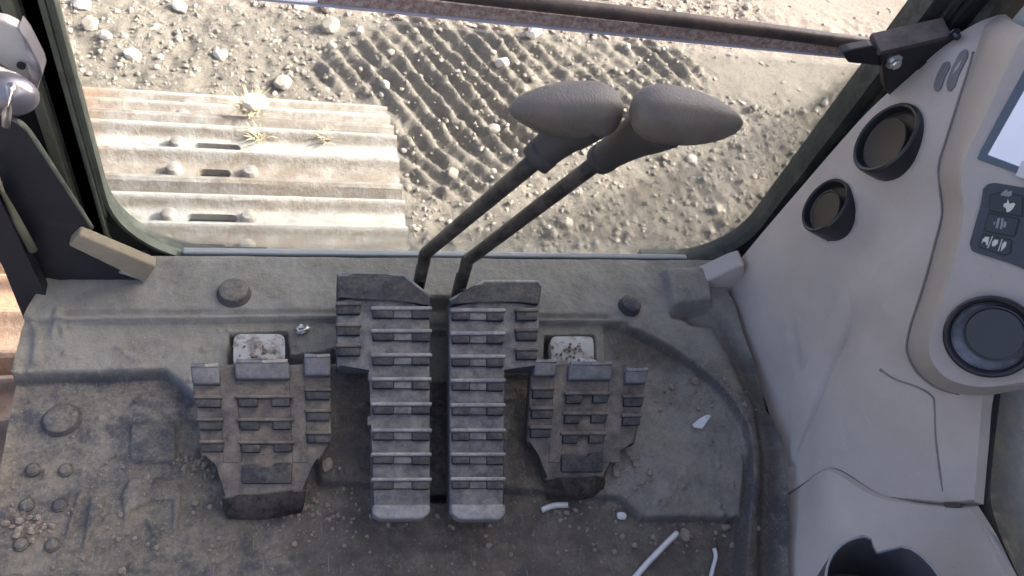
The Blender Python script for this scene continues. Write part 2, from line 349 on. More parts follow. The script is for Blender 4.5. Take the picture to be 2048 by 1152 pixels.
def grid_mesh(name, X, Y, Z, keep=None):
    ny, nx = X.shape
    V = np.stack([X, Y, Z], -1).reshape(-1, 3)
    idx = np.arange(nx * ny).reshape(ny, nx)
    F = np.stack([idx[:-1, :-1], idx[:-1, 1:], idx[1:, 1:], idx[1:, :-1]], -1).reshape(-1, 4)
    me = bpy.data.meshes.new(name); me.from_pydata(V.tolist(), [], F.tolist()); me.update(); return me

# numpy helpers for height fields
def vnoise(X, Y, s, seed):
    r = np.random.default_rng(seed); T = r.random((256, 256)); x = X * s; y = Y * s
    xi = np.floor(x).astype(int); yi = np.floor(y).astype(int); fx = x - xi; fy = y - yi
    fx = fx * fx * (3 - 2 * fx); fy = fy * fy * (3 - 2 * fy)
    g = lambda a, b: T[a & 255, b & 255]
    return (g(xi, yi) * (1 - fx) + g(xi + 1, yi) * fx) * (1 - fy) + (g(xi, yi + 1) * (1 - fx) + g(xi + 1, yi + 1) * fx) * fy - 0.5
def fbm(X, Y, s, seed, oct=4, g=0.5):
    o = 0; a = 1
    for k in range(oct): o = o + a * vnoise(X, Y, s, seed + k); s *= 2.03; a *= g
    return o
def sdf_poly(X, Y, poly):
    """signed distance, positive inside"""
    P = np.array(poly)[:, :2]; n = len(P); D = np.full(X.shape, 1e9); ins = np.zeros(X.shape, bool)
    for i in range(n):
        a = P[i]; b = P[(i + 1) % n]; e = b - a
        t = np.clip(((X - a[0]) * e[0] + (Y - a[1]) * e[1]) / (e @ e + 1e-12), 0, 1)
        D = np.minimum(D, np.hypot(X - a[0] - t * e[0], Y - a[1] - t * e[1]))
        c = ((a[1] > Y) != (b[1] > Y)); xs = a[0] + (Y - a[1]) * e[0] / (e[1] if abs(e[1]) > 1e-12 else 1e-12)
        ins ^= c & (X < xs)
    return np.where(ins, D, -D)
def dist_line(X, Y, pts):
    P = np.array(pts)[:, :2]; D = np.full(X.shape, 1e9)
    for a, b in zip(P, P[1:]):
        e = b - a; t = np.clip(((X - a[0]) * e[0] + (Y - a[1]) * e[1]) / (e @ e + 1e-12), 0, 1)
        D = np.minimum(D, np.hypot(X - a[0] - t * e[0], Y - a[1] - t * e[1]))
    return D
def sstep(d, w): t = np.clip(d / w + 0.5, 0, 1); return t * t * (3 - 2 * t)
def fl(*uv, z=0.0): return [at(u, v, z=z) for u, v in uv]
def rock(r, squash=0.7, seed=0, sub=2, ang=0.25):
    bm = bmesh.new(); bmesh.ops.create_icosphere(bm, subdivisions=sub, radius=r); rr = random.Random(seed)
    dirs = [(Vector((rr.gauss(0, 1), rr.gauss(0, 1), rr.gauss(0, 1))).normalized(), rr.uniform(0.62, 0.92)) for _ in range(9)]
    sx, sy = rr.uniform(0.8, 1.2), rr.uniform(0.7, 1.05)
    for v in bm.verts:
        for d, k in dirs:
            q = v.co.dot(d) - k * r
            if q > 0: v.co -= d * q
        v.co *= 1 + rr.uniform(-0.05, 0.05)
        v.co.x *= sx; v.co.y *= sy; v.co.z *= squash
    return bm

GZ = -1.10

# ================================================================== ground
def axis(lo, hi, step, far):
    a = np.arange(lo, hi + 1e-6, step); out = []; d = step; p = lo
    while p > -far: d *= 1.35; p -= d; out.append(p)
    b = []; d = step; q = hi
    while q < far: d *= 1.35; q += d; b.append(q)
    return np.concatenate([np.array(out[::-1]), a, np.array(b)])
gx, gy = np.meshgrid(axis(-1.2, 3.7, 0.0115, 60), axis(1.25, 4.6, 0.0115, 60))
TREAD = fl((600, 150), (690, 95), (820, 30), (1010, 60), (1180, 90), (1300, 75), (1420, 150), (1290, 260), (1100, 300), (960, 385), (870, 395), (800, 340), (770, 215), (660, 190), z=GZ)
SMOOTH = fl((1400, 112), (1730, 108), (1700, 165), (1560, 205), (1440, 190), z=GZ)
SMOOTH2 = fl((1480, -60), (1950, -60), (1840, 60), (1560, 45), z=GZ)
near = (gx > -1.6) & (gx < 4.2) & (gy > 0.8) & (gy < 5.2)
flat = np.clip(sstep(sdf_poly(gx, gy, SMOOTH), 0.3) + sstep(sdf_poly(gx, gy, SMOOTH2), 0.6), 0, 1)
def tread_phi(x, y): return x + 0.53 * y - 0.9 * np.where(y < 2.25, (2.25 - y) ** 2, 0)
tm = sstep(sdf_poly(gx, gy, TREAD) + 0.06 * fbm(gx, gy, 5, 40), 0.16)
ph = tread_phi(gx, gy) / 0.094 + 0.10 * fbm(gx, gy, 2.5, 11, 2) + 0.12 * fbm(gx, gy, 34, 13, 3, .85)
rid = np.abs(((ph % 1.0) - 0.5) * 2); rid = np.clip(1.15 - rid * 1.5, 0, 1) ** 0.8 * (1 + 0.28 * fbm(gx, gy, 44, 17, 2, .8))
amp = np.clip(0.45 + 0.9 * np.clip(fbm(gx, gy, 3.5, 21, 3, .6) + 0.5, 0, 1) + 0.3 * fbm(gx, gy, 26, 23, 2), 0, 2)
rough = 1 - 0.85 * flat
gz = GZ + 0.03 * fbm(gx, gy, 1.2, 1) + rough * (0.018 * fbm(gx, gy, 12, 3, 4, 0.65) + 0.016 * np.maximum(0, fbm(gx, gy, 32, 6, 2, 0.7)))
gz = gz + tm * (rid * 0.036 * amp * (1 - 0.5 * flat) - 0.014)
gz = np.where(near, gz, GZ)
ground = struct(link('ground', grid_mesh('ground', gx, gy, gz), 'ground', smooth=True))
def ground_z(x, y):
    i = min(max(np.searchsorted(gx[0], x), 0), gx.shape[1] - 1); j = min(max(np.searchsorted(gy[:, 0], y), 0), gx.shape[0] - 1)
    return gz[j, i]

# loose gravel: far too much to count
def ico(sub=1):
    bm = bmesh.new(); bmesh.ops.create_icosphere(bm, subdivisions=sub, radius=1.0)
    V = np.array([v.co for v in bm.verts]); F = np.array([[v.index for v in f.verts] for f in bm.faces]); bm.free(); return V, F
IV, IF = ico(1)
def scatter(name, n, rmin, rmax, power, seed, cols, keep):
    r = np.random.default_rng(seed); Vs = []; Fs = []; k = 0; mats = []
    while k < n:
        x = r.uniform(-1.15, 3.6); y = r.uniform(1.3, 4.4)
        if not keep(x, y, r): continue
        s = rmin * (rmax / rmin) ** (r.random() ** power); q = IV * s * (1 + r.uniform(-0.38, 0.38, (len(IV), 1)))
        q = q * np.array([r.uniform(0.75, 1.25), r.uniform(0.7, 1.1), r.uniform(0.5, 0.8)]); a = r.uniform(0, 6.28)
        q = np.stack([q[:, 0] * math.cos(a) - q[:, 1] * math.sin(a), q[:, 0] * math.sin(a) + q[:, 1] * math.cos(a), q[:, 2]], 1)
        Vs.append(q + np.array([x, y, ground_z(x, y) + s * 0.2])); Fs.append(IF + k * len(IV)); mats.append(r.choice(len(cols), p=[0.74, 0.24, 0.02])); k += 1
    me = bpy.data.meshes.new(name); me.from_pydata(np.concatenate(Vs).tolist(), [], np.concatenate(Fs).tolist())
    for c in cols: me.materials.append(M[c])
    me.polygons.foreach_set('material_index', np.repeat(np.array(mats), len(IF)).astype(np.int32)); me.update()
    o = bpy.data.objects.new(name, me); COL.objects.link(o); o['kind'] = 'stuff'; return o
def keepf(x, y, r):
    i = min(max(np.searchsorted(gx[0], x), 0), gx.shape[1] - 1); j = min(max(np.searchsorted(gy[:, 0], y), 0), gx.shape[0] - 1)
    if flat[j, i] > 0.3: return r.random() < 0.06
    if tm[j, i] > 0.5: return r.random() < 0.45
    return True
o = scatter('gravel', 34000, 0.0022, 0.014, 2.6, 5, ['greystone', 'stone', 'whitestone'], keepf)
o['label'] = 'loose gravel and clods strewn over the sunlit dirt'; o['category'] = 'gravel'

def stone(u, v, px, mat, label, seed, group=None, squash=0.75, name='stone', sub=2):
    p = at(u, v, z=GZ); depth = (Vector(C0) - p).length
    r = px * depth / FPX / 2
    bm = rock(r, squash, seed, sub); o = obj(name, bm, mat, smooth=False)
    p = at(u, v, z=GZ + r * 0.4); o.location = (p.x, p.y, ground_z(p.x, p.y) + r * 0.42); o.rotation_euler = (0, 0, seed * 1.3)
    return tag(o, label, 'stone', group)
stone(1067, 64, 36, 'whitestone', 'large rounded white stone just below the crossbar on the dirt', 3)
stone(1004, 124, 34, 'whitestone', 'angular white stone between the tread ridges left of the levers', 9)
stone(440, 114, 26, 'whitestone', 'round white stone on bare dirt above the rusty track', 4)
stone(266, 110, 28, 'whitestone', 'white stone near the left pillar above the rusty track', 5)
stone(183, 56, 30, 'stone', 'egg-shaped pale stone close beside the left pillar', 6)
stone(212, 80, 24, 'whitestone', 'small white stone right of the egg-shaped stone by the left pillar', 7)
stone(660, 55, 44, 'greystone', 'large flat grey stone at the top of the dirt bank', 8)
stone(655, 12, 34, 'stone', 'pale stone at the top edge of the picture left of the crossbar', 10)
stone(718, 66, 24, 'whitestone', 'upright white stone right of the large flat grey stone', 12)
stone(566, 168, 36, 'stone', 'pale lumpy stone lying just above the end of the track', 13)
stone(663, 95, 26, 'stone', 'curved pale stone below the large flat grey stone', 15)
stone(770, 178, 22, 'whitestone', 'white stone on a tread ridge above the track corner', 16)
stone(985, 265, 26, 'stone', 'pale stone left of the lever sleeves among the tread ridges', 17)
stone(905, 345, 30, 'greystone', 'dirt-coloured stone right of the track among the ridges', 18)
stone(1130, 442, 34, 'stone', 'pale stone right of the bent lever rods, just above a grey stone', 19)
stone(1105, 467, 32, 'greystone', 'grey stone below the pale stone right of the lever rods', 20)
stone(1430, 425, 26, 'stone', 'pale stone on the gravel near the right pillar', 21)
stone(1380, 322, 22, 'stone', 'roundish stone below the right lever knob', 22)
stone(1255, 95, 20, 'whitestone', 'small white stone above the gap between the two knobs', 23)
stone(600, 10, 26, 'whitestone', 'white stone at the top edge above the dirt bank', 24)
stone(165, 14, 34, 'whitestone', 'pale block-shaped stone at the top beside the left pillar', 25)
stone(360, 14, 26, 'whitestone', 'white stone on the top edge over the track', 26)
rr = random.Random(31); placed = 0
while placed < 46:
    u = rr.uniform(140, 1750); v = rr.uniform(0, 530)
    p = at(u, v, z=GZ)
    if v > 160 and u < 820: continue
    if keepf(p.x, p.y, np.random.default_rng(placed * 7 + int(u))) is False: continue
    if u > 1320 and v > 545 - (u - 1320) * 0.95: continue
    stone(u, v, rr.uniform(9, 19), rr.choice(['stone', 'greystone', 'greystone', 'stone', 'whitestone']), 'small loose stone lying on the sunlit dirt', 100 + placed, 'small stones on the dirt', 0.7, sub=1)
    placed += 1

# ================================================================== crawler track
SHOE_W, PITCH, TCX, TZ = 0.36, 0.19, -0.155, -0.235
def shoe_mesh():
    prof = [(.097, -.014), (.093, -.006), (.089, .009), (.085, .0155), (.079, .0170), (.074, .0135), (.070, .0065), (.064, .0), (.057, -.0045), (.048, -.0065), (.034, -.006), (.026, -.002), (.020, .010), (.016, .0155), (.010, .0165),
            (.005, .0125), (.000, .0055), (-.006, -.0005), (-.014, -.005), (-.024, -.0065), (-.042, -.006), (-.050, -.002), (-.055, .010), (-.060, .0160), (-.067, .0170), (-.073, .013), (-.078, .003), (-.083, -.005), (-.089, -.014)]
    low = [(-.089, -.022), (.0, -.020), (.097, -.022)]
    bm = bmesh.new(); pts = prof + low; xs = np.linspace(-SHOE_W, SHOE_W, 25); rings = []; r = random.Random(2)
    for i, x in enumerate(xs):
        wob = 0.0004
        rings.append([bm.verts.new((x, y + r.uniform(-wob, wob) * 0.6, z + (r.uniform(-wob, wob) if j < len(prof) else 0) - (0.002 if i in (0, 24) and j < len(prof) else 0))) for j, (y, z) in enumerate(pts)])
    n = len(pts)
    for a, b in zip(rings, rings[1:]):
        for k in range(n): bm.faces.new((a[k], a[(k + 1) % n], b[(k + 1) % n], b[k]))
    bm.faces.new(rings[0]); bm.faces.new(rings[-1][::-1])
    bmesh.ops.recalc_face_normals(bm, faces=bm.faces[:])
    me = bpy.data.meshes.new('track_shoe'); bm.to_mesh(me); bm.free()
    o = bpy.data.objects.new('tmp_shoe', me); COL.objects.link(o)
    cut = bmesh.new()
    for yc, L, wd in ((.043, .045, .0105), (-.030, .030, .011)):
        ring = []
        for k in range(10): a = math.pi * k / 9 - math.pi / 2; ring.append((L - wd + wd * math.cos(a), yc + wd * math.sin(a), .05))
        for k in range(10): a = math.pi * k / 9 + math.pi / 2; ring.append((-L + wd + wd * math.cos(a), yc + wd * math.sin(a), .05))
        bm_poly_prism(cut, ring, (0, 0, -.12))
    bmesh.ops.recalc_face_normals(cut, faces=cut.faces[:])
    cm = bpy.data.meshes.new('tmp_cut'); cut.to_mesh(cm); cut.free(); co = bpy.data.objects.new('tmp_cut', cm); COL.objects.link(co)
    md = o.modifiers.new('b', 'BOOLEAN'); md.operation = 'DIFFERENCE'; md.object = co; md.solver = 'EXACT'
    dg = bpy.context.evaluated_depsgraph_get(); me2 = bpy.data.meshes.new_from_object(o.evaluated_get(dg)); me2.name = 'track_shoe'
    bpy.data.objects.remove(o); bpy.data.objects.remove(co)
    me2.materials.clear(); me2.materials.append(M['track'])
    for p in me2.polygons: p.use_smooth = True
    me2.set_sharp_from_angle(angle=R(28)); return me2
SHOE = shoe_mesh()
def bolt_mesh():
    bm = lathe((0, 0, -.004), (0, 0, 1), [(.015, 0), (.015, .008), (.0125, .014), (.007, .0165), (0, .017)], 10)
    bmesh.ops.recalc_face_normals(bm, faces=bm.faces[:]); me = bpy.data.meshes.new('bolt'); bm.to_mesh(me); bm.free(); me.materials.append(M['track'])
    for p in me.polygons: p.use_smooth = True
    me.set_sharp_from_angle(angle=R(40)); return me
BOLT = bolt_mesh()
track = thing('crawler_track', 'rusty steel crawler track of ribbed shoes running under the cab', 'track')
def shoe(y, z, rx, k, bolts=True):
    s = bpy.data.objects.new('track_shoe', SHOE); COL.objects.link(s); s.parent = track
    s.location = (TCX + 0.002 * math.sin(k * 2.1), y, z); s.rotation_euler = (rx, 0, 0)
    if bolts:
        for bx in (-.072, .066):
            for by in (.043, -.030):
                if k == 0 and bx > 0 and by > 0: continue
                b = bpy.data.objects.new('bolt', BOLT); COL.objects.link(b); b.parent = s; b.location = (bx, by, 0); b.rotation_euler = (0, 0, bx * 30)
y0 = 1.143
for k in range(9): shoe(y0 - k * PITCH, TZ, 0, k)
ya, za, ang = y0 + PITCH / 2, TZ, 0
for k in range(4):                                  # over the idler and down
    ang -= R(24); yc = ya + math.cos(ang) * PITCH / 2; zc = za + math.sin(ang) * PITCH / 2
    shoe(yc, zc, ang, 20 + k); ya += math.cos(ang) * PITCH; za += math.sin(ang) * PITCH
obj('chain_dark_box', box((TCX - .10, -.6, TZ - .13), (TCX + .10, 1.22, TZ - .05), .01), 'bolt', track)  # stands for the chain; dark box added to blacken the shoe slots
obj('idler_wheel', lathe((TCX - .09, 1.18, TZ - .40), (1, 0, 0), [(0, 0), (.30, 0), (.32, .03), (.32, .15), (.30, .18), (0, .18)], 32), 'bolt', track, angle=40)

def tuft(u, v, z, r, n, label, seed, h=0.05):
    rr = random.Random(seed); p = at(u, v, z=z); bm = bmesh.new()
    for k in range(n):
        a = rr.uniform(0, 6.28); l = rr.uniform(.5, 1) * h; d = Vector((math.cos(a), math.sin(a), rr.uniform(.2, 1.2))).normalized()
        b = Vector((rr.gauss(0, r * .35), rr.gauss(0, r * .35), 0)); s = d.cross(Vector((0, 0, 1))).normalized() * rr.uniform(.0008, .0018)
        tip = b + d * l; mid = b + d * l * .55 + Vector((0, 0, l * .12))
        v0, v1, v2, v3, v4 = [bm.verts.new(q) for q in (b - s, b + s, mid + s * .8, mid - s * .8, tip)]
        bm.faces.new((v0, v1, v2, v3)); bm.faces.new((v3, v2, v4))
    o = obj('dry_grass_tuft', bm, 'straw'); o.location = p; return tag(o, label, 'grass tuft')
tuft(505, 222, TZ + .01, .025, 70, 'dry straw tuft caught on the foremost flat track shoe rib', 1, .06)
tuft(515, 278, TZ, .015, 40, 'small straw clump on the track where a bolt head is hidden', 2, .04)
tuft(652, 280, TZ, .015, 34, 'short straw wisp on the bare right half of the track shoe', 3, .04)
o = obj('stone', rock(.026, .8, 61), 'whitestone'); o.location = at(508, 205, z=TZ + .03); tag(o, 'white stone sitting in the straw tuft on the track', 'stone')

# ================================================================== cab shell (outside the mat)
cab = thing('excavator_cab', 'steel excavator cab with dark pillars framing the lower front window', 'cab')
obj('floor_plate', box((-.325, -.8, -.14), (.80, .705, -.05), .01), 'cabsteel', cab)
obj('rear_wall', box((-.34, -.84, -.14), (.82, -.80, .75), .005), 'cabsteel', cab)
bm = bmesh.new()
bm_box(bm, (-.36, -.84, 1.45), (-.20, .72, 1.50)); bm_box(bm, (.68, -.84, 1.451), (.84, .72, 1.501)); bm_box(bm, (-.20, -.84, 1.452), (.68, -.5, 1.502)); bm_box(bm, (-.20, .64, 1.452), (.68, .72, 1.502))
obj('roof', bm, 'cabsteel', cab)
obj('rear_pillar', box((-.36, -.83, .75), (-.26, -.74, 1.449)), 'cabsteel', cab)
obj('rear_pillar', box((.74, -.83, .75), (.83, -.74, 1.449)), 'cabsteel', cab)
obj('side_panel', box((.79, -.80, -.14), (.83, .70, .06)), 'cabsteel', cab)
obj('side_panel', box((.79, -.80, .061), (.83, .06, .95)), 'cabsteel', cab)
# unseen boom added right of the cab, stood upright to shade the floor
boom = thing('boom_sun_blocker', 'added excavator boom standing upright outside the right side window to shade the cab', 'boom')
d = Vector((0, .25, 3.1)).normalized(); b0 = Vector((1.35, .39, -.3)); n = Vector((0, d.z, -d.y))
pr = [b0 + n * .30 + Vector((-.22, 0, 0)), b0 + n * .30 + Vector((.22, 0, 0)), b0 - n * .30 + Vector((.22, 0, 0)), b0 - n * .30 + Vector((-.22, 0, 0))]
obj('blocker_arm', prism(pr, d * 4.2, 0.02), 'boom', boom)
struct(obj('machine_deck', box((.86, -1.2, -.30), (2.3, .62, -.16), .02), 'deck'))

# ---- front frame: plate with a rounded opening, stepped seals following it
def opening(off, zt=1.3):
    """outline of the front opening, grown outwards by off; x,z pairs from top left round to top right"""
    xl, xr, zb = -.2255 - off, .700 + off, .012 - off; rl, rr_ = .125 + off, .10 + off
    lean = lambda x, z: x + (0.03 * max(0, z) if x > 0.3 else 0.014 * max(0, z))
    pts = [(xl, zt), (xl, .9), (xl, .6), (xl, .4), (xl, .25)]
    for k in range(13): a = math.pi + (math.pi / 2) * k / 12; pts.append((xl + rl + rl * math.cos(a), zb + rl + rl * math.sin(a)))
    for k in range(1, 12): pts.append((xl + rl + (xr - rr_ - xl - rl) * k / 12, zb))
    for k in range(13): a = -math.pi / 2 + (math.pi / 2) * k / 12; pts.append((xr - rr_ + rr_ * math.cos(a), zb + rr_ + rr_ * math.sin(a)))
    pts += [(xr, .25), (xr, .4), (xr, .6), (xr, .9), (xr, zt)]
    return [(lean(x, z), z) for x, z in pts]
def ring_band(o0, o1, y_in, y_out, sel=None):
    """solid band between two offsets of the opening, between planes y_in (cab side) and y_out"""
    A, B = opening(o0), opening(o1); bm = bmesh.new(); rows = []
    idx = range(len(A)) if sel is None else [i for i in range(len(A)) if sel(A[i][0], A[i][1])]
    for i in idx:
        (xa, za), (xb, zb) = A[i], B[i]
        rows.append([bm.verts.new(p) for p in ((xa, y_in, za), (xb, y_in, zb), (xb, y_out, zb), (xa, y_out, za))])
    for a, b in zip(rows, rows[1:]):
        for k in range(4): bm.faces.new((a[k], a[(k + 1) % 4], b[(k + 1) % 4], b[k]))
    bm.faces.new(rows[0]); bm.faces.new(rows[-1][::-1]); return bm
left_ = lambda x, z: x < -.02
right_ = lambda x, z: x > .50
mid_ = lambda x, z: -.14 < x < .62 and z < .1
obj('window_frame', ring_band(-.001, .0035, .690, .703, left_), 'green', cab, angle=35)
obj('window_frame', ring_band(.0036, .055, .697, .722, left_), 'seal', cab, angle=35)
obj('window_frame', ring_band(.0, .034, .690, .725, right_), 'seal', cab, angle=35)
obj('window_seal', ring_band(.034, .056, .675, .725, right_), 'black', cab, angle=35)
obj('window_seal', ring_band(.022, .032, .683, .689, right_), 'seal', cab, angle=35)
obj('window_seal', ring_band(.056, .075, .662, .725, right_), 'seal', cab, angle=35)
obj('window_seal', ring_band(.075, .13, .669, .725, right_), 'black', cab, angle=35)
def leftband(name, xa, xb, y_in, y_out, mat, z0=0.03, zt=1.3, bev=.002):
    top = [(xa, y_in, z0), (xb, y_in, z0), (xb + .014 * zt, y_in, zt), (xa + .014 * zt, y_in, zt)]
    return obj(name, prism(top, (0, y_out - y_in, 0), bev), mat, cab)
leftband('pillar_channel', -.256, -.2385, .697, .74, 'black')
leftband('door_seal', -.269, -.257, .684, .735, 'olive', .05)
leftband('pillar', -.335, -.2695, .690, .74, 'black')
leftband('frame_lip', -.2372, -.2320, .686, .6965, 'green', .05)
leftband('frame_lip', -.2312, -.2278, .689, .6965, 'green', .10)
obj('sill_strip', prism([(-.15, .690, .034), (.61, .690, .031), (.61, .700, .031), (-.15, .700, .034)], (0, 0, -.06), .003), 'sill', cab)

# ---- lower windscreen pane and the crossbar over it
bm = bmesh.new(); A = opening(.006); A = [p for p in A if p[1] < .39]
pts = [(-.222 + .014, .405)] + A + [(.700 + .013, .405)]
top = [(x, .703, z) for x, z in pts]; bm_poly_prism(bm, top, (0, .006, 0))
pane = obj('lower_windscreen', bm, 'glass'); tag(pane, 'clear dusty lower windscreen pane in front of the pedals', 'windscreen')
strip = [at(820, 8, y=.703), at(1100, 37, y=.703), at(1400, 74, y=.703), at(1700, 112, y=.703)]
bar = thing('window_crossbar', 'black-brown round crossbar spanning the front window below the top edge', 'crossbar')
p0, p1 = at(700, -35, y=.700), at(1755, 100, y=.700); zc = (p0.z + p1.z) / 2
pb = [Vector((-.25, .700, .452)), Vector((.2, .700, .449)), Vector((.50, .700, .446)), at(1752, 92, y=.700)]
obj('bar_tube', tube(resample(smooth_path(pb, 6), 24), .0082, 20), 'bar', bar, smooth=True)
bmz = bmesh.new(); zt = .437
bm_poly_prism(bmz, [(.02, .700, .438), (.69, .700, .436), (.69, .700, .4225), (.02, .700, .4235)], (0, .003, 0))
obj('glass_edge_refraction', bmz, 'pinkstrip', bar)  # added strip standing for gravel refracted in the pane's top edge
obj('glass_edge', prism([(-.2, .6985, .4233), (.69, .6985, .4223), (.69, .6985, .4193), (-.2, .6985, .4203)], (0, .008, 0)), 'edge', bar)
yb = .655
def uvp(*uv, **k): return [at(u, v, **k) for u, v in uv]
obj('bracket_tongue', prism(uvp((1684, 106), (1700, 100), (1745, 92), (1778, 118), (1772, 134), (1697, 126), y=.660), (0, .012, 0), .002), 'bracket', bar)
obj('bracket_plate', prism(uvp((1762, 102), (1906, 68), (1945, 100), (1900, 160), (1850, 210), (1800, 220), (1770, 178), y=yb), (0, .012, 0), .001), 'bracket', bar)
fr = uvp((1762, 103), (1904, 70), y=yb - .001); bm = bmesh.new(); bm_poly_prism(bm, [fr[0], fr[1], fr[1] + Vector((.002, .030, .004)), fr[0] + Vector((.0, .030, .004))], (0, 0, -.006), .001)
obj('bracket_flange', bm, 'bracket_brown', bar)
for u, v, s in ((1787, 122, 1), (1850, 133, .9), (1913, 92, .9), (1908, 66, .7)):
    c = at(u, v, y=yb); obj('bolt', lathe((c.x, c.y, c.z), (0, -1, 0), [(.010 * s, 0), (.010 * s, .002), (.0065 * s, .0025), (.0065 * s, .008), (.005 * s, .0095), (0, .0095)], 8), 'steel' if u == 1787 else 'bolt', bar)

# ---- left corner: navy gusset, tan block, latch, door edge strip
gus = thing('corner_gusset', 'dark navy sheet metal gusset with a pale worn rim in the left corner', 'gusset')
gp = uvp((-140, 160), (-30, 225), (28, 243), (52, 262), (182, 458), (152, 492), (292, 560), (286, 590), (112, 594), (64, 640), (-30, 470), (-140, 300), y=.645)
obj('sheet', prism(gp, (0, .006, 0), .0015), 'navy', gus)
rim = smooth_path(uvp((-30, 222), (24, 242), (54, 264), (118, 360), (180, 456), y=.650), 8)
obj('rim', tube(rim, .0045, 10), 'green', gus, smooth=True)
rim = uvp((275, 556), (293, 563), (288, 588), (278, 592), y=.644)
obj('flange', prism([rim[0], rim[1], rim[2] , rim[3]], (0, .05, 0), .001), 'navy', gus)
obj('flange', tube(uvp((240, 542), (292, 561), y=.642), .0032, 8), 'sill', gus)
strip_ = thing('door_edge_strip', 'black door edge strip at the far left over the sunlit track', 'door strip')
obj('strip_body', prism(uvp((-30, 350), (10, 380), (112, 596), (98, 612), (68, 648), (60, 628), (-30, 395), y=.640), (0, -.02, 0), .003), 'navy', strip_)
obj('strip_lip', tube(uvp((-20, 330), (32, 440), (66, 500), y=.628), .005, 10), 'olive', strip_, smooth=True)
fb = thing('foam_block', 'worn tan block on the sloping rim of the navy gusset', 'block')
bt = uvp((136, 492), (158, 470), (312, 534), (290, 566), y=.630)
obj('block_body', prism(bt, (0, .014, 0), .003, 3), 'foam', fb, angle=40)
la = thing('window_latch', 'silver window latch with a round hole beside the left pillar', 'latch')
lp = uvp((-60, 30), (10, 42), (36, 55), (52, 78), (78, 130), (84, 150), (72, 190), (60, 185), (30, 140), (-60, 95), y=.628)
obj('latch_plate', prism(lp, (0, .010, 0), .003), 'latch', la)
lp = uvp((36, 57), (52, 78), (80, 132), (85, 150), (66, 200), (56, 170), (58, 118), (50, 90), y=.622)
obj('latch_edge', prism(lp, (0, .02, 0), .003), 'latch_dark', la)
c = at(43, 130, y=.6265); obj('latch_hole', lathe(c, (0, -1, 0), [(0, 0), (.0036, 0), (.0036, .002), (0, .002)], 16), 'black', la)
obj('latch_band', tube(smooth_path(uvp((-60, 108), (0, 142), (36, 158), (58, 186), y=.612), 6), .0042, 8), 'latch', la, smooth=True)
kb = at(10, 188, y=.598)
bm = bmesh.new(); bmesh.ops.create_uvsphere(bm, u_segments=24, v_segments=14, radius=1.0)
for v in bm.verts: v.co = kb + Vector((v.co.x * .027, v.co.y * .018, v.co.z * .021))
obj('latch_knob', bm, 'latch_dark', la, smooth=True)
obj('latch_pin', tube(uvp((24, 172), (14, 226), (12, 252), y=.575), [.0045, .0038, .0032], 10), 'steel', la, smooth=True)

# ================================================================== floor mat: one moulded rubber height field
YS = .0024; ys = np.arange(-.02, .6861, YS); xk = np.array([-.12, 0, .2, .29, .39, .50, .57, .60, .645, .69])
xl = np.interp(ys, xk, [-.28, -.285, -.29, -.293, -.313, -.318, -.319, -.315, -.302, -.295])
xr = np.interp(ys, [-.12, 0, .1, .2, .3, .37, .45, .52, .6, .645, .69], [.50, .515, .545, .585, .628, .648, .652, .654, .66, .655, .655])
t = np.linspace(0, 1, 420); mx = xl[:, None] + (xr - xl)[:, None] * t[None, :]; my = np.repeat(ys[:, None], len(t), 1)
Zm = np.zeros_like(mx)
curveA = [(-40, 652), (200, 652), (660, 648), (1198, 655), (1240, 660), (1310, 690), (1390, 742), (1450, 800), (1488, 865), (1497, 950), (1487, 1040), (1480, 1160), (1470, 1400), (1800, 1400), (1800, 300), (-40, 300)]
A_ = sstep(sdf_poly(mx, my, fl(*[(p.x, p.y) for p in smooth_path([Vector((a, b, 0)) for a, b in curveA[:13]], 5)], *curveA[13:], z=.02)), .0085)
bandB = [(-60, 640), (1205, 640), (1212, 745), (1060, 760), (600, 745), (470, 745), (390, 800), (365, 775), (330, 748), (80, 757), (-60, 765)]
B_ = sstep(sdf_poly(mx, my, fl(*bandB, z=.012)), .007)
plate = [(600, 735), (640, 968), (742, 972), (1080, 985), (1235, 997), (1250, 1010), (1280, 1038), (1476, 1040), (1492, 880), (1440, 780), (1340, 690), (1205, 640), (700, 640)]
P_ = sstep(sdf_poly(mx, my, fl(*plate, z=.008)), .0065)
Zm = np.maximum.reduce([A_ * .032, B_ * .022, P_ * .015])
chan = fl((1370, 655), (1420, 660), (1455, 725), (1508, 830), (1522, 930), (1516, 1160), (1500, 1400))
Zm = Zm - .020 * np.exp(-(dist_line(mx, my, chan) / .014) ** 2)
blk = fl((1316, 575), (1388, 572), (1396, 632), (1330, 640)); Zm = Zm + .016 * sstep(sdf_poly(mx, my, blk) + .006, .014)
Zm = Zm - .012 * np.exp(-(dist_line(mx, my, fl((1335, 652), (1400, 640))) / .007) ** 2)
Zm = Zm - .006 * np.exp(-(dist_line(mx, my, fl((140, 653), (660, 650), (1200, 658))) / .0035) ** 2)
slotL = fl((460, 672), (571, 668), (582, 760), (460, 760), z=.019); Zm = Zm - .05 * sstep(sdf_poly(mx, my, slotL), .005)
slotR = fl((1091, 676), (1186, 674), (1190, 755), (1088, 755), z=.019); Zm = Zm - .05 * sstep(sdf_poly(mx, my, slotR), .005)
gap = fl((576, 716), (676, 706), (676, 726), (580, 742), z=.019); Zm = Zm - .03 * sstep(sdf_poly(mx, my, gap), .005)
gap2 = fl((850, 620), (905, 620), (905, 1000), (850, 1000)); Zm = Zm - .03 * sstep(sdf_poly(mx, my, gap2), .008)
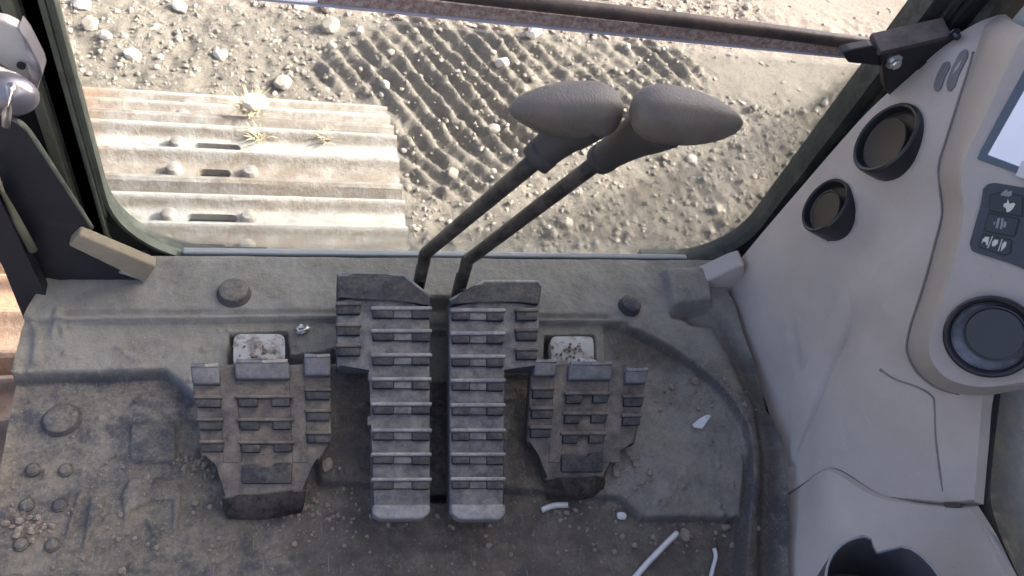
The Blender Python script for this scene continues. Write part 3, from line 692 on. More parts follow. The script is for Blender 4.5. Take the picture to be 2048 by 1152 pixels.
# worn embossed marks on the left
sq = fl((262, 850), (352, 850), (352, 928), (262, 924)); Zm = Zm + .006 * sstep(sdf_poly(mx, my, sq), .004)
for q in ([(160, 985), (163, 985), (142, 1072), (132, 1075)], [(182, 995), (212, 995), (206, 1030), (168, 1100)], [(245, 990), (262, 958), (350, 962), (365, 985), (355, 1062), (345, 1062), (348, 1000), (300, 1005), (262, 1025), (250, 1060)], [(290, 1040), (310, 1045), (318, 1072), (305, 1070)]):
    Zm = Zm + .005 * sstep(sdf_poly(mx, my, fl(*q)), .0035)
for q in ([(118, 690), (128, 650), (136, 690), (128, 760)], [(76, 665), (84, 690), (80, 745)]):
    Zm = Zm + .005 * np.exp(-(dist_line(mx, my, fl(*q[:3])) / .004) ** 2)
Zm = Zm + .003 * np.exp(-(dist_line(mx, my, fl((-60, 1155), (520, 1128), (1060, 1098), (1200, 1090))) / .006) ** 2)
Zm = Zm + .004 * np.exp(-((mx - xl[:, None]) / .006) ** 2)
Zm = Zm + .0022 * fbm(mx, my, 22, 71, 4) + .0010 * fbm(mx, my, 160, 75, 2) + .004 * fbm(mx, my, 6, 78, 2) * (1 - A_)
clod = np.maximum(0, fbm(mx, my, 70, 90, 3, .7) - .42) * .014 * (1 - A_); Zm = Zm + clod
mat_root = thing('floor_mat', 'dusty black moulded rubber floor mat under the pedals', 'floor mat')
fm = grid_mesh('mat_sheet', mx, my, Zm); at_ = fm.attributes.new('dust', 'FLOAT', 'POINT'); at_.data.foreach_set('value', np.clip(np.maximum.reduce([A_ * sstep(my - .50, .12), B_ * .85, P_ * (1 - A_) * sstep(mx - .36, .10) * .7]), 0, 1).ravel().astype(np.float32))  # paler front bands: dust plus window light put into the colour
soil = np.maximum.reduce([sstep(sdf_poly(mx, my, fl(*q)) + .012 * fbm(mx, my, 30, 55, 3), .04) for q in (
    [(560, 1005), (1100, 990), (1240, 1005), (1290, 1050), (1490, 1050), (1490, 1200), (560, 1200)], [(600, 745), (745, 745), (745, 1000), (610, 985)], [(1010, 740), (1070, 740), (1080, 1000), (1010, 1000)], [(1212, 672), (1300, 690), (1350, 730), (1300, 745), (1215, 735)])])
soil = np.maximum(soil, .9 * np.exp(-(dist_line(mx, my, chan) / .02) ** 2)) * (1 - A_ * sstep(my - .56, .06))
at2 = fm.attributes.new('soil', 'FLOAT', 'POINT'); at2.data.foreach_set('value', np.clip(soil, 0, 1).ravel().astype(np.float32))
o = link('mat_sheet', fm, 'mat', mat_root, smooth=True)
def mat_z(x, y):
    j = min(len(ys) - 1, max(0, int((y + .02) / YS))); i = int(np.clip((x - xl[j]) / (xr[j] - xl[j]), 0, 1) * 419); return Zm[j, i]
def button(u, v, rpx, h, nm='mat_button'):
    p = at(u, v, z=0.0); zz = mat_z(p.x, p.y); p = at(u, v, z=zz + h); r = rpx * (Vector(C0) - p).length / FPX / 1.28
    zz = mat_z(p.x, p.y)
    obj(nm, lathe((p.x, p.y, zz - .004), (0, 0, 1), [(r * 1.12, 0), (r * 1.10, .005), (r, .0065), (r * .98, h), (r * .9, h + .003), (r * .5, h + .0045), (0, h + .005)], 36), 'mat', mat_root, smooth=True)
button(467, 577, 36, .012); button(1265, 602, 27, .014); button(120, 834, 36, .008)
for u, v in ((65, 938), (130, 938), (52, 1008), (118, 1008), (40, 1086), (103, 1088), (24, 1160)): button(u, v, 14, .004, 'stud')

# ================================================================== pedals
def plane_z(z0, y0, slope):
    n = Vector((0, -slope, 1)).normalized(); return ((0, y0, z0), np.array(n)), n
def slab(uvs, pl, n, top, thick, bev=.0015, seg=2):
    return prism([at(u, v, pl=pl) + n * top for u, v in uvs], -n * thick, bev, seg)
def rect(x0, y0, x1, y1): return [(x0, y0), (x1, y0), (x1, y1), (x0, y1)]
PL, PN = plane_z(.052, .29, .16)
def travel_pedal(label, outline, lip, rim, cols, rows, flank, fl_rows, fl_ext, heel, lugs=()):
    t = thing('travel_pedal', label, 'pedal', None)
    obj('pedal_plate', slab(outline, PL, PN, 0, .020, .003, 3), 'tread_bar', t, angle=40)
    obj('toe_lip', slab(lip, PL, PN, .004, .012, .003, 3), 'tread_dark', t, angle=40)
    obj('toe_rim_highlight', tube([at(u, v, pl=PL) + PN * .0025 for u, v in rim], .0026, 8), 'tread_rib', t, smooth=True)  # pale tube added as the highlight along the toe edge
    (a, b, c, d) = cols
    for r in rows:
        j = random.uniform(-1, 1)
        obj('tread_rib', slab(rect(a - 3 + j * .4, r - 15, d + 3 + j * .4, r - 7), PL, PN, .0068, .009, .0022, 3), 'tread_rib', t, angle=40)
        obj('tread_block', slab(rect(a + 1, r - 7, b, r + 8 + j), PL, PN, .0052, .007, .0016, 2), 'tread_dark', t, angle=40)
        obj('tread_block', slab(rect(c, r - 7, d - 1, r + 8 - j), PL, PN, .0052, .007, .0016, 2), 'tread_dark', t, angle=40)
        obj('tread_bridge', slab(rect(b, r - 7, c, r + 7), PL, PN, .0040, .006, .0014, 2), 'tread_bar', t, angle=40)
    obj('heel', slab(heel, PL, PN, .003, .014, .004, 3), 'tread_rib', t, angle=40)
    for r in fl_rows:
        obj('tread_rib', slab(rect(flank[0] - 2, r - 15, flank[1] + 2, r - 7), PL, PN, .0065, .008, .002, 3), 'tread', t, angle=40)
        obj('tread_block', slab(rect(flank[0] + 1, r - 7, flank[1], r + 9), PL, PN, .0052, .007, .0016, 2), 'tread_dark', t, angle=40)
    for u, v in lugs: obj('edge_lug', slab(rect(u - 4, v - 10, u + 6, v + 10), PL, PN, -.001, .006, .002), 'tread_bar', t)
    m0 = at((a + d) / 2, 800, pl=PL); obj('pivot_bracket', box((m0.x - .018, m0.y - .03, .004), (m0.x + .018, m0.y + .06, m0.z - .022), .003), 'black', t)
    return t
travel_pedal('left travel pedal, dusty ribbed rubber, its wide toe stepping out to the left',
    [(674, 552), (806, 552), (860, 596), (861, 1030), (744, 1030), (743, 735), (673, 735)],
    [(674, 548), (806, 549), (860, 594), (860, 618), (800, 600), (720, 596), (673, 602)], [(676, 553), (806, 553), (859, 596)],
    (744, 786, 823, 860), [631, 676, 724, 772, 822, 874, 922, 972], (673, 720), [622, 664, 705], None,
    [(744, 1009), (861, 1009), (861, 1026), (846, 1040), (760, 1040), (744, 1030)], ((740, 752), (739, 840)))
travel_pedal('right travel pedal, dusty ribbed rubber, its wide toe stepping out to the right',
    [(898, 602), (968, 563), (1074, 563), (1083, 578), (1074, 735), (1004, 735), (1010, 1030), (899, 1030)],
    [(898, 600), (968, 560), (1074, 562), (1083, 578), (1076, 612), (1030, 606), (960, 602), (899, 616)], [(899, 603), (968, 565), (1074, 566), (1080, 576)],
    (902, 938, 972, 1007), [635, 681, 727, 775, 824, 874, 922, 971], (1030, 1073), [634, 674, 712], None,
    [(900, 1008), (1011, 1008), (1011, 1030), (1000, 1041), (918, 1041), (902, 1028)])

FL_, FN = plane_z(.030, .335, .30)
def lerp(a, b, t): return a + (b - a) * t
def foot_rest(label, v0, v1, cols, rows_by_col, tops, outline, big, lip, tab, tabz, notch):
    t = thing('footrest', label, 'footrest')
    obj('rest_plate', slab(outline, FL_, FN, 0, .014, .004, 3), 'tread', t, angle=40)
    for (c0, c1) in zip(cols, cols[1:]):
        k = (905 - v0) / (v1 - v0)
        obj('channel', slab([(c0[1] - 1, v0 + 4), (c1[0] + 1, v0 + 2), (lerp(c1[0], c1[2], k) + 1, 925), (lerp(c0[1], c0[3], k) - 1, 925)], FL_, FN, .0012, .004, .0008, 2), 'tread', t, angle=40)
    for (xa0, xb0, xa1, xb1), rows, top in zip(cols, rows_by_col, tops):
        def q(y0, y1, f0=0., f1=1.):
            o = []
            for (y, f) in ((y0, f0), (y0, f1), (y1, f1), (y1, f0)):
                k = (y - v0) / (v1 - v0); o.append((lerp(lerp(xa0, xa1, k), lerp(xb0, xb1, k), f), y))
            return o
        obj('top_block', slab(q(*top), FL_, FN, .009, .012, .003, 3), 'top_face', t, angle=40)
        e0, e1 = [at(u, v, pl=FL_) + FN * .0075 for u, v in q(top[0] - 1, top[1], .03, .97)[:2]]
        obj('top_rim_highlight', tube([e0, e1], .0030, 8), 'tread_rib', t, smooth=True)  # pale tube painted as light caught on the block's upper rim
        for i, r in enumerate(rows):
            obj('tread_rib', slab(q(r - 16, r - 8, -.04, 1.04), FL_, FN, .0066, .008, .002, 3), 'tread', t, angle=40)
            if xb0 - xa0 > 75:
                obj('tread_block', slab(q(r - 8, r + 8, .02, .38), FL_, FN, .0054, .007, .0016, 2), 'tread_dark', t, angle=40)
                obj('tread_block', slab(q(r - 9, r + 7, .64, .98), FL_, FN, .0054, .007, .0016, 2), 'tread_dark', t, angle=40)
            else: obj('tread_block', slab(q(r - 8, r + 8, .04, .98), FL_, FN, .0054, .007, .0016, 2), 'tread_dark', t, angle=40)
    bx0, by0, bx1, by1 = big
    obj('toe_block', slab([(bx0, by0), (bx0 + (bx1 - bx0) * .34, by0), (bx0 + (bx1 - bx0) * .38, by0 + 9), (bx0 + (bx1 - bx0) * .62, by0 + 9), (bx0 + (bx1 - bx0) * .66, by0 - 4), (bx1, by0 - 4), (bx1, by1), (bx0, by1)], FL_, FN, .005, .008, .002, 2), 'tread_dark', t, angle=40)
    # rolled front lip, down to the mat
    p = [at(u, v, pl=FL_) for u, v in lip]
    bm = bmesh.new(); a, b, c, d = p
    rows = []
    for k in range(9):
        f = k / 8; dy = -.020 * math.sin(f * 1.5); dz = -.026 * (1 - math.cos(f * 1.5)); inn = .06 * f * f
        rows.append([bm.verts.new(a.lerp(b, inn + s * (1 - 2 * inn)) + Vector((0, dy - .006 * math.sin(math.pi * s), dz - .006 * (2 * s - 1) ** 4))) for s in np.linspace(0, 1, 13)])
    for r0, r1 in zip(rows, rows[1:]):
        for i in range(12): bm.faces.new((r0[i], r0[i + 1], r1[i + 1], r1[i]))
    bmesh.ops.solidify(bm, geom=bm.faces[:], thickness=.006)
    obj('front_lip', bm, 'lip', t, angle=60)
    obj('metal_tab', prism([at(u, v, z=tabz) for u, v in tab], (0, 0, -.012), .004, 3), 'metal_tab', t, angle=40)
    b = [at(u, v, z=tabz + .001) for u, v in notch]
    obj('tab_neck', prism(b, (0, 0, -.016), .003), 'metal_tab', t, angle=40)
    return t
def rrect(x0, y0, x1, y1, r, n=4):
    o = []
    for cx, cy, a0 in ((x1 - r, y0 + r, -90), (x1 - r, y1 - r, 0), (x0 + r, y1 - r, 90), (x0 + r, y0 + r, 180)):
        for k in range(n + 1): a = R(a0 + 90 * k / n); o.append((cx + r * math.cos(a), cy + r * math.sin(a)))
    return o
foot_rest('left footrest, wide dusty ribbed rubber pad tapering towards the operator', 735, 900,
    [(382, 440, 402, 448), (470, 579, 482, 586), (608, 661, 614, 660)], [[808, 853, 897], [807, 853, 898], [793, 835, 879]], [(735, 772), (727, 762), (716, 755)],
    [(382, 740), (470, 728), (580, 730), (661, 720), (664, 880), (640, 920), (616, 930), (612, 985), (444, 1000), (440, 925), (402, 915)], (484, 930, 584, 968), ((444, 985), (612, 972), (0, 0), (0, 0)),
    rrect(467, 667, 570, 735, 14), .036, [(468, 722), (571, 718), (576, 742), (470, 748)])
foot_rest('right footrest, dusty ribbed rubber pad beside the console floor', 730, 900,
    [(1065, 1110, 1056, 1098), (1135, 1222, 1120, 1204), (1248, 1293, 1238, 1272)], [[790, 830, 868], [800, 840, 880], [806, 844]], [(726, 755), (731, 763), (743, 770)],
    [(1063, 730), (1135, 728), (1222, 738), (1294, 745), (1288, 800), (1270, 890), (1222, 905), (1212, 955), (1090, 962), (1082, 905), (1053, 885)], (1121, 910, 1204, 945), ((1092, 950), (1212, 944), (0, 0), (0, 0)),
    rrect(1101, 672, 1188, 726, 12), .036, [(1104, 714), (1188, 716), (1215, 736), (1112, 733)])

# ================================================================== travel levers
def lever(label, base, bend, neck, kc, knob_dir, tip_u):
    t = thing('travel_lever', label, 'lever')
    kend = kc + Vector((-knob_dir * .020, 0, -.004))
    path = [base, base.lerp(bend, .8), bend, bend.lerp(neck, .12), neck]
    pp = smooth_path(path, 8)
    obj('lever_rod', tube(pp, .0083, 16), 'rodmat', t, smooth=True)
    obj('rod_plate', prism([base + Vector((-.004, -.012, .05)), base + Vector((.004, -.012, .05)), base + Vector((.004, -.02, -.10)), base + Vector((-.004, -.02, -.10))], (0, .03, 0), .001), 'black', t)
    up = (kend - neck).normalized(); e = kend
    sl = [neck, neck + (e - neck) * .04, neck + (e - neck) * .14, neck + (e - neck) * .2, neck + (e - neck) * .55, e - up * .012 + Vector((0, 0, -.004)), e + Vector((0, 0, -.004))]
    obj('lever_sleeve', tube(resample(smooth_path(sl, 6), 30), [.0125, .0138, .0142] + [.0142 + .0090 * (k / 26) ** 1.3 for k in range(27)], 24), 'sleeve', t, smooth=True)
    obj('sleeve_collar', tube([neck - up * .003, neck - up * .002, neck + up * .009, neck + up * .010], [.0118, .0148, .0152, .0135], 20), 'sleeve', t, smooth=True)
    # teardrop grip: rings along the grip axis, blunt end near the sleeve
    bm = bmesh.new(); L = .096 if knob_dir < 0 else .101; N = 40; K = 28; rings = []
    ax = Vector((knob_dir, -.02, 0.0)).normalized(); side = Vector((0, 0, 1)).cross(ax).normalized(); upv = ax.cross(side) * (1 if ax.cross(side).z > 0 else -1)
    for i in range(N + 1):
        s = i / N; s = .5 - .5 * math.cos(math.pi * s); s = min(max(s, 0), 1)
        r = (max(0, 1 - ((s - .30) / .30) ** 2) ** .30 if s < .30 else (max(0, 1 - ((s - .30) / .70) ** 1.9)) ** .60)
        c = kc + ax * ((s - .5) * L) + upv * (-.004 * s)
        if i in (0, N): rings.append([bm.verts.new(c)]); continue
        rings.append([bm.verts.new(c + side * (math.copysign(abs(math.cos(a)) ** .75, math.cos(a)) * r * .0235) + upv * (math.copysign(abs(math.sin(a)) ** .75, math.sin(a)) * r * .021)) for a in [2 * math.pi * k / K for k in range(K)]])
    for a, b in zip(rings, rings[1:]):
        for k in range(K):
            k2 = (k + 1) % K
            if len(a) == 1: bm.faces.new((a[0], b[k], b[k2]))
            elif len(b) == 1: bm.faces.new((a[k], b[0], a[k2]))
            else: bm.faces.new((a[k], b[k], b[k2], a[k2]))
    obj('knob', bm, 'knob', t, smooth=True)
    return t
lever('left travel lever, bent rod with a grey teardrop knob pointing left', Vector((.157, .606, .045)), at(852, 506, y=.604), at(1074, 318, x=.2), at(1131, 216, x=.212), -1, 1015)
lever('right travel lever, bent rod with a grey teardrop knob pointing right', Vector((.210, .592, .045)), at(936, 520, y=.592), at(1203, 318, x=.277), at(1380, 231, x=.308), 1, 1495)

# ================================================================== right console
WN = Vector((-1, 0, .2)).normalized(); WPL = ((.645, 0, 0), np.array(WN))        # the console wall leans outwards
def wl(*uv, off=0.0): return [at(u, v, pl=WPL) + WN * off for u, v in uv]
con = thing('side_console', 'grey beige moulded plastic console along the right side of the cab', 'console')
SEAM = fl((1556, 1000)) + wl((1600, 972), (1640, 945), (1668, 936), (1695, 945), (1740, 975), (1775, 992), (1830, 1000), (1890, 1006), (1948, 1002))
BOT = fl((1442, 566), (1452, 612), (1466, 650), (1492, 725), (1530, 800), (1549, 880), (1556, 1000))
FRONT = uvp((1442, 566), (1500, 495), (1560, 424), (1700, 262), (1760, 200), (1820, 146), (1880, 92), (1950, 48), (1995, 30), y=.66)
TOP = wl((1995, 30), (2085, 120), (2110, 300), (2080, 600), (1990, 730), (1966, 790), (1958, 880), (1948, 1002))
FRONT[0] = BOT[0]; TOP[0] = FRONT[-1]; SEAM[0] = BOT[-1]; TOP[-1] = SEAM[-1]
def coons(A, B, Cc, D, nu, nv, relief=None):
    """A: v=0 (u 0..1), B: v=1, Cc: u=0 (v 0..1), D: u=1"""
    A, B = resample(smooth_path(A, 6), nu), resample(smooth_path(B, 6), nu); Cc, D = resample(smooth_path(Cc, 6), nv), resample(smooth_path(D, 6), nv)
    G = []
    for j in range(nv):
        v = j / (nv - 1); row = []
        for i in range(nu):
            u = i / (nu - 1)
            p = A[i] * (1 - v) + B[i] * v + Cc[j] * (1 - u) + D[j] * u - (A[0] * (1 - u) * (1 - v) + A[-1] * u * (1 - v) + B[0] * (1 - u) * v + B[-1] * u * v)
            row.append(p)
        G.append(row)
    return G
def proj(p):
    q = ROT @ (np.array(p) - C0); return 1024 + FPX * q[0] / q[2], 576 + FPX * q[1] / q[2]
def near_line(p, pts, sig):
    a = np.array([[p.y]]), np.array([[p.z]]); L = [(q.y, q.z) for q in pts]
    return math.exp(-(dist_line(a[0], a[1], L)[0, 0] / sig) ** 2)
VAL = smooth_path(wl((1900, 405), (1830, 415), (1760, 450), (1705, 510), (1680, 580), (1672, 650)), 5)
VAL2 = wl((1740, 640), (1760, 690), (1800, 735), (1850, 750))
HUMP = wl((1720, 640), (1690, 760), (1690, 930))
EDGE = wl((1575, 640), (1572, 800), (1580, 960))
def wall_relief(p):
    return -.013 * near_line(p, VAL, .042) - .006 * near_line(p, VAL2, .032) + .004 * near_line(p, HUMP, .06) - .0022 * near_line(p, EDGE, .006)
def grid_obj(name, G, mat, parent, thick, relief=None):
    bm = bmesh.new(); V = [[bm.verts.new(p + (WN * relief(p) if relief else Vector((0, 0, 0)))) for p in row] for row in G]
    for a, b in zip(V, V[1:]):
        for i in range(len(a) - 1): bm.faces.new((a[i], a[i + 1], b[i + 1], b[i]))
    # return edges folded back behind the skin, so the panel has depth
    loop = V[0] + [r[-1] for r in V[1:]] + V[-1][-2::-1] + [r[0] for r in V[-2:0:-1]]
    cen = sum((v.co for v in loop), Vector()) / len(loop); prev = loop
    for d, ins in ((.004, .0015), (thick, .004)):
        ring = [bm.verts.new(v.co - WN * d + (cen - v.co).normalized() * -ins) for v in loop]
        for i in range(len(ring)):
            k = (i + 1) % len(ring); bm.faces.new((prev[i], prev[k], ring[k], ring[i]))
        prev = ring
    bm.faces.new(prev)
    return obj(name, bm, mat, parent, angle=40)
G = coons(FRONT, SEAM, BOT, TOP, 96, 96)
wall = grid_obj('wall_panel', G, 'console', con, .012, wall_relief)
from mathutils.bvhtree import BVHTree
WB = BVHTree.FromPolygons([v.co.copy() for v in wall.data.vertices], [tuple(p.vertices) for p in wall.data.polygons])
def ow(*uv, off=0.0):
    out = []
    for u, v in uv:
        d = Vector(ROT.T @ np.array([u - 1024, v - 576, FPX])).normalized(); h = WB.ray_cast(Vector(C0), d)
        out.append((h[0] if h[0] is not None else at(u, v, pl=WPL)) + WN * off)
    return out
def own(u, v):
    d = Vector(ROT.T @ np.array([u - 1024, v - 576, FPX])).normalized(); h = WB.ray_cast(Vector(C0), d)
    return h[1] if h[1].dot(d) < 0 else -h[1]
# lower panel under the curved seam
LEFT2 = fl((1556, 1004), (1548, 1080), (1545, 1152)) + [Vector((.552, .10, 0)), Vector((.53, -.10, .0))]
SEAM2 = [p + WN * .004 for p in fl((1556, 1004)) + wl((1600, 978), (1640, 951), (1668, 942), (1695, 951), (1740, 981), (1775, 998), (1830, 1008), (1890, 1014), (1946, 1018))]
RIGHT2 = [SEAM2[-1], at(1978, 1080, x=.69), at(2012, 1152, x=.68), at(2090, 1300, x=.665), Vector((.64, -.10, .26))]
BACK2 = [LEFT2[-1], Vector((.545, -.10, .1)), Vector((.59, -.10, .2)), Vector((.64, -.10, .26))]
SEAM2[0] = LEFT2[0]
G2 = coons(SEAM2, BACK2, LEFT2, RIGHT2, 50, 50)
HUMP2 = [at(1672, 945, x=.66), at(1690, 1060, x=.61), at(1720, 1200, x=.58)]
grid_obj('lower_panel', G2, 'console', con, .010, lambda p: .011 * near_line(p, HUMP2, .034))
# hairline joints
def seamline(pts, r=.0011, parent=con): return obj('panel_joint', tube(smooth_path(pts, 5), r, 6), 'seam', parent, smooth=True)
seamline([p + WN * -.0004 for p in SEAM], .0014)
J = ow((1762, 740), (1790, 758), (1830, 772), (1862, 790), (1869, 812), (1872, 880), (1882, 960), (1893, 1008))
seamline(smooth_path(J, 4), .0013)
obj('joint_stop', lathe(J[0], WN, [(.0022, -.001), (.0022, .0008), (0, .001)], 10), 'seam', con)
obj('seam_clip', prism(wl((1893, 1003), (1925, 1006), (1926, 1015), (1895, 1014), off=.006), -WN * .004, .001), 'bracket_brown', con)
# small front foot of the console by the pillar
obj('front_foot', prism(uvp((1405, 566), (1470, 536), (1490, 530), (1490, 600), (1464, 632), (1420, 612), y=.632), (0, .03, 0), .004, 3), 'console', con, angle=40)
# two slots at the top
def dense(uvs, n=64): return [(p.x, p.y) for p in resample(smooth_path([Vector((a, b, 0)) for a, b in uvs], 8), n)]
for cl, wd in (([(1874, 183), (1882, 155), (1898, 124)], 8), ([(1899, 182), (1910, 148), (1934, 100)], 9)):
    cp = [Vector((a, b, 0)) for a, b in dense(cl, 9)]; Lf = []; Rt = []
    for i, q in enumerate(cp):
        dd = (cp[min(i + 1, 8)] - cp[max(0, i - 1)]).normalized(); nn = Vector((-dd.y, dd.x, 0)); k = wd * max(0.35, min(1, min(i, 8 - i) / 1.5 + .35)); Lf.append(q + nn * k); Rt.append(q - nn * k)
    ring = [(q.x, q.y) for q in Lf + Rt[::-1]]
    obj('vent_slot', prism(ow(*ring, off=.0016), -WN * .005, .0004), 'slot', con)

# monitor pod standing proud of the wall
pc = at(1985, 560, x=.628); pn = (Vector(C0) - pc).normalized(); pn = (pn + Vector((-.10, -.04, .0))).normalized(); PPL = (tuple(pc), np.array(pn))
S_ = [(1998, 30), (1966, 52), (1943, 122), (1906, 238), (1879, 328), (1876, 362), (1886, 402), (1880, 450), (1851, 560), (1826, 640), (1814, 682), (1819, 718), (1845, 756), (1890, 782), (1960, 791), (2060, 776)]
F_ = [(2062, 62), (2036, 98), (1996, 178), (1956, 262), (1930, 316), (1922, 370), (1928, 420), (1917, 490), (1890, 585), (1868, 650), (1858, 690), (1864, 722), (1888, 752), (1925, 768), (1975, 774), (2060, 762)]
S_, F_ = dense(S_), dense(F_)
pod = None
bm = bmesh.new(); cols_ = []
for (su, sv_), (fu, fv) in zip(S_, F_):
    a = ow((su, sv_))[0] - WN * .002; f = at(fu, fv, pl=PPL); col = []
    m1 = ow((lerp(su, fu, .12), lerp(sv_, fv, .12)))[0]; m2 = at(lerp(su, fu, .62), lerp(sv_, fv, .62), pl=PPL)
    # quarter-round shoulder
    for k in range(9):
        tt = k / 8; p = a * (1 - tt) ** 3 + m1.lerp(m2, .45) * 3 * tt * (1 - tt) ** 2 + (f - (f - m2) * .55) * 3 * tt * tt * (1 - tt) + f * tt ** 3
        col.append(bm.verts.new(p))
    cols_.append(col)
for a, b in zip(cols_, cols_[1:]):
    for k in range(8): bm.faces.new((a[k], a[k + 1], b[k + 1], b[k]))
far = [at(2420, v, pl=PPL) for _, v in F_]; farv = [bm.verts.new(p) for p in far]
for i in range(len(F_) - 1): bm.faces.new((cols_[i][8], farv[i], farv[i + 1], cols_[i + 1][8]))
backv = [bm.verts.new(p - pn * .10) for p in far]
for i in range(len(F_) - 1): bm.faces.new((farv[i], backv[i], backv[i + 1], farv[i + 1]))
pod = obj('monitor_pod', bm, 'pod', con, angle=50)
seamline(ow(*S_[6:56:3], off=.0012), .0013)
def pslab(uvs, top, thick, bev=.001, seg=2): return prism([at(u, v, pl=PPL) + pn * top for u, v in uvs], -pn * thick, bev, seg)
mon = obj('monitor', pslab([(1954, 318), (1962, 300), (2060, 118), (2300, 118), (2300, 440), (2048, 352)], .002, .004, .001), 'bezel', con)
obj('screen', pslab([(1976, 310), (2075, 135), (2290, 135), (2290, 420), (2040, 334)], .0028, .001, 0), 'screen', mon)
obj('white_sticker', pslab([(2031, 352), (2044, 322), (2120, 346), (2120, 382)], .004, .001, 0), 'paper', mon)
kp = obj('keypad', pslab([(1966, 378), (1976, 368), (1990, 366), (2200, 400), (2200, 590), (2060, 545), (2020, 524), (1960, 508), (1944, 502), (1939, 488), (1950, 450), (1964, 412)], .002, .005, .0012, 2), 'keypad', con)
for q in ([(1981, 390), (2000, 384), (2046, 392), (2046, 434), (1978, 422)], [(1976, 426), (2040, 438), (2030, 474), (1968, 462)], [(1966, 467), (2024, 480), (2022, 506), (2012, 512), (1956, 494)]):
    obj('button', pslab(q, .0042, .003, .0012, 2), 'key', kp)
def icon(q, mat='icon'): obj('icon', pslab(q, .0046, .0006, 0), mat, kp)
icon([(2008, 408), (2014, 406), (2016, 398), (2019, 408), (2028, 406), (2031, 409), (2026, 418), (2019, 424), (2014, 425), (2012, 416), (2007, 414)])
icon([(2002, 388), (2008, 383), (2014, 379), (2016, 384), (2024, 382), (2024, 391), (2018, 394), (2002, 391)], 'icon_dim')
for q in ([(1996, 436), (2001, 437), (1996, 457), (1991, 456)], [(2004, 436), (2008, 438), (2004, 459), (2000, 458)], [(1988, 444), (1991, 444), (1990, 450), (1987, 449)], [(2009, 443), (2014, 445), (2011, 456), (2006, 454)]): icon(q, 'icon_dim')
icon([(1963, 488), (1966, 479), (1971, 474), (1979, 474), (1976, 490), (1973, 491), (1972, 484), (1967, 483)])
icon([(1984, 492), (1985, 484), (1990, 479), (1997, 480), (1996, 487), (1989, 493)])
icon([(2002, 503), (2004, 490), (2009, 483), (2014, 484), (2012, 493)])
icon([(1985, 472), (1987, 472), (1977, 496), (1975, 496)]); icon([(2004, 478), (2006, 478), (1998, 502), (1996, 502)])
# round louvred outlets
def vent(c, n, r, flap_mat, tilt, shift, deep=.0085):
    n = Vector(n).normalized(); c = Vector(c) + n * (deep + .0035)
    v = obj('air_vent', lathe(c, n, [(r * 1.0, -deep - .024), (r * 1.03, -.003), (r * 1.02, .002), (r * .97, .0042), (r * .91, .003), (r * .87, -.002), (r * .85, -deep), (0, -deep)], 48), 'vent', con, angle=35)
    d = n; side = Vector(ROT[0] * shift[0] + ROT[1] * shift[1]); side = (side - d * side.dot(d)).normalized()
    fc = c + side * (r * .13) - d * (deep * .42); fd = (d * math.cos(tilt) + side * math.sin(tilt)).normalized()
    obj('vent_flap', lathe(fc, fd, [(0, .0010), (r * .62, .0012), (r * .67, .0026), (r * .70, .0026), (r * .71, .0), (r * .64, -.0015), (0, -.0015)], 40), flap_mat if flap_mat == 'flap' else 'vent', v, angle=35)
    obj('vent_dish', lathe(c - d * (deep - .001), d, [(0, 0), (r * .80, 0), (r * .82, .0012), (r * .845, .003)], 40), flap_mat, v, angle=35)
    return v
vn = (WN + Vector((0, -.30, .25))).normalized()
c1 = ow((1779, 281))[0]; c2 = ow((1661, 417))[0]
n1 = n2 = Vector((-.915, .27, .30)).normalized()
for v in wall.data.vertices:                             # round recesses behind the two outlets
    for c, r in ((c1, .0455), (c2, .0385)):
        q = v.co - c; h = q.dot(n1)
        if (q - n1 * h).length < r * .90 and abs(h) < .03: v.co = v.co - n1 * .06
wall.data.update()
vent(c1 - n1 * .006, n1, .0455, 'flap', R(9), (-.75, .65)); vent(c2 - n2 * .0035, n2, .0385, 'flap', R(9), (-.75, .65))
c3 = at(1980, 672, pl=PPL); vent(c3 - pn * .004, pn, .0375, 'flap_dusty', R(-7), (.85, -.5))
# ---- seal and dirty side window right of the console
sw = thing('side_window', 'dirty scratched lower side window right of the console', 'window')
obj('pane', box((.782, .055, .06), (.787, .64, 1.44)), 'dirtyglass', sw)
obj('window_gasket', tube(smooth_path([at(1985, 760, x=.742), at(1968, 900, x=.742), at(1962, 1000, x=.742), at(1985, 1080, x=.742), at(2020, 1160, x=.742), at(2110, 1350, x=.742)], 6), .0095, 10), 'black', sw, smooth=True)
# ---- cup holder
cup = thing('cup_holder', 'black split cup holder sleeve on the lower console', 'cup holder')
cc = at(1762, 1196, x=.545); ca = Vector((-.30, .10, 1)).normalized(); cx_, cy_, cd = frame_at(ca)
bm = bmesh.new(); N = 48; r0, r1 = .056, .0535; rings = [[], [], [], []]
for k in range(N + 1):
    a = 2 * math.pi * (k / N) ; dirv = cx_ * math.cos(a) + cy_ * math.sin(a)
    p = Vector(cc) + dirv * r0; pu, pv = proj(p)
    notch = math.exp(-((pu - 1765) / 24) ** 2) if pv < 1208 else 0
    h = .018 - .040 * notch
    for j, (r, hh) in enumerate(((r0, -.09), (r0, h), (r1, h), (r1, -.085))): rings[j].append(bm.verts.new(Vector(cc) + dirv * r + cd * hh))
for j in range(3):
    for k in range(N): bm.faces.new((rings[j][k], rings[j][k + 1], rings[j + 1][k + 1], rings[j + 1][k]))
rim_pts = [rings[1][k].co.lerp(rings[2][k].co, .5) for k in range(N + 1)]; bm.faces.new([rings[3][k] for k in range(N)])
bmesh.ops.remove_doubles(bm, verts=bm.verts[:], dist=1e-6)
obj('sleeve', bm, 'cupblack', cup, angle=40)

obj('rim', tube(rim_pts, .0014, 6), 'sill', cup, smooth=True)

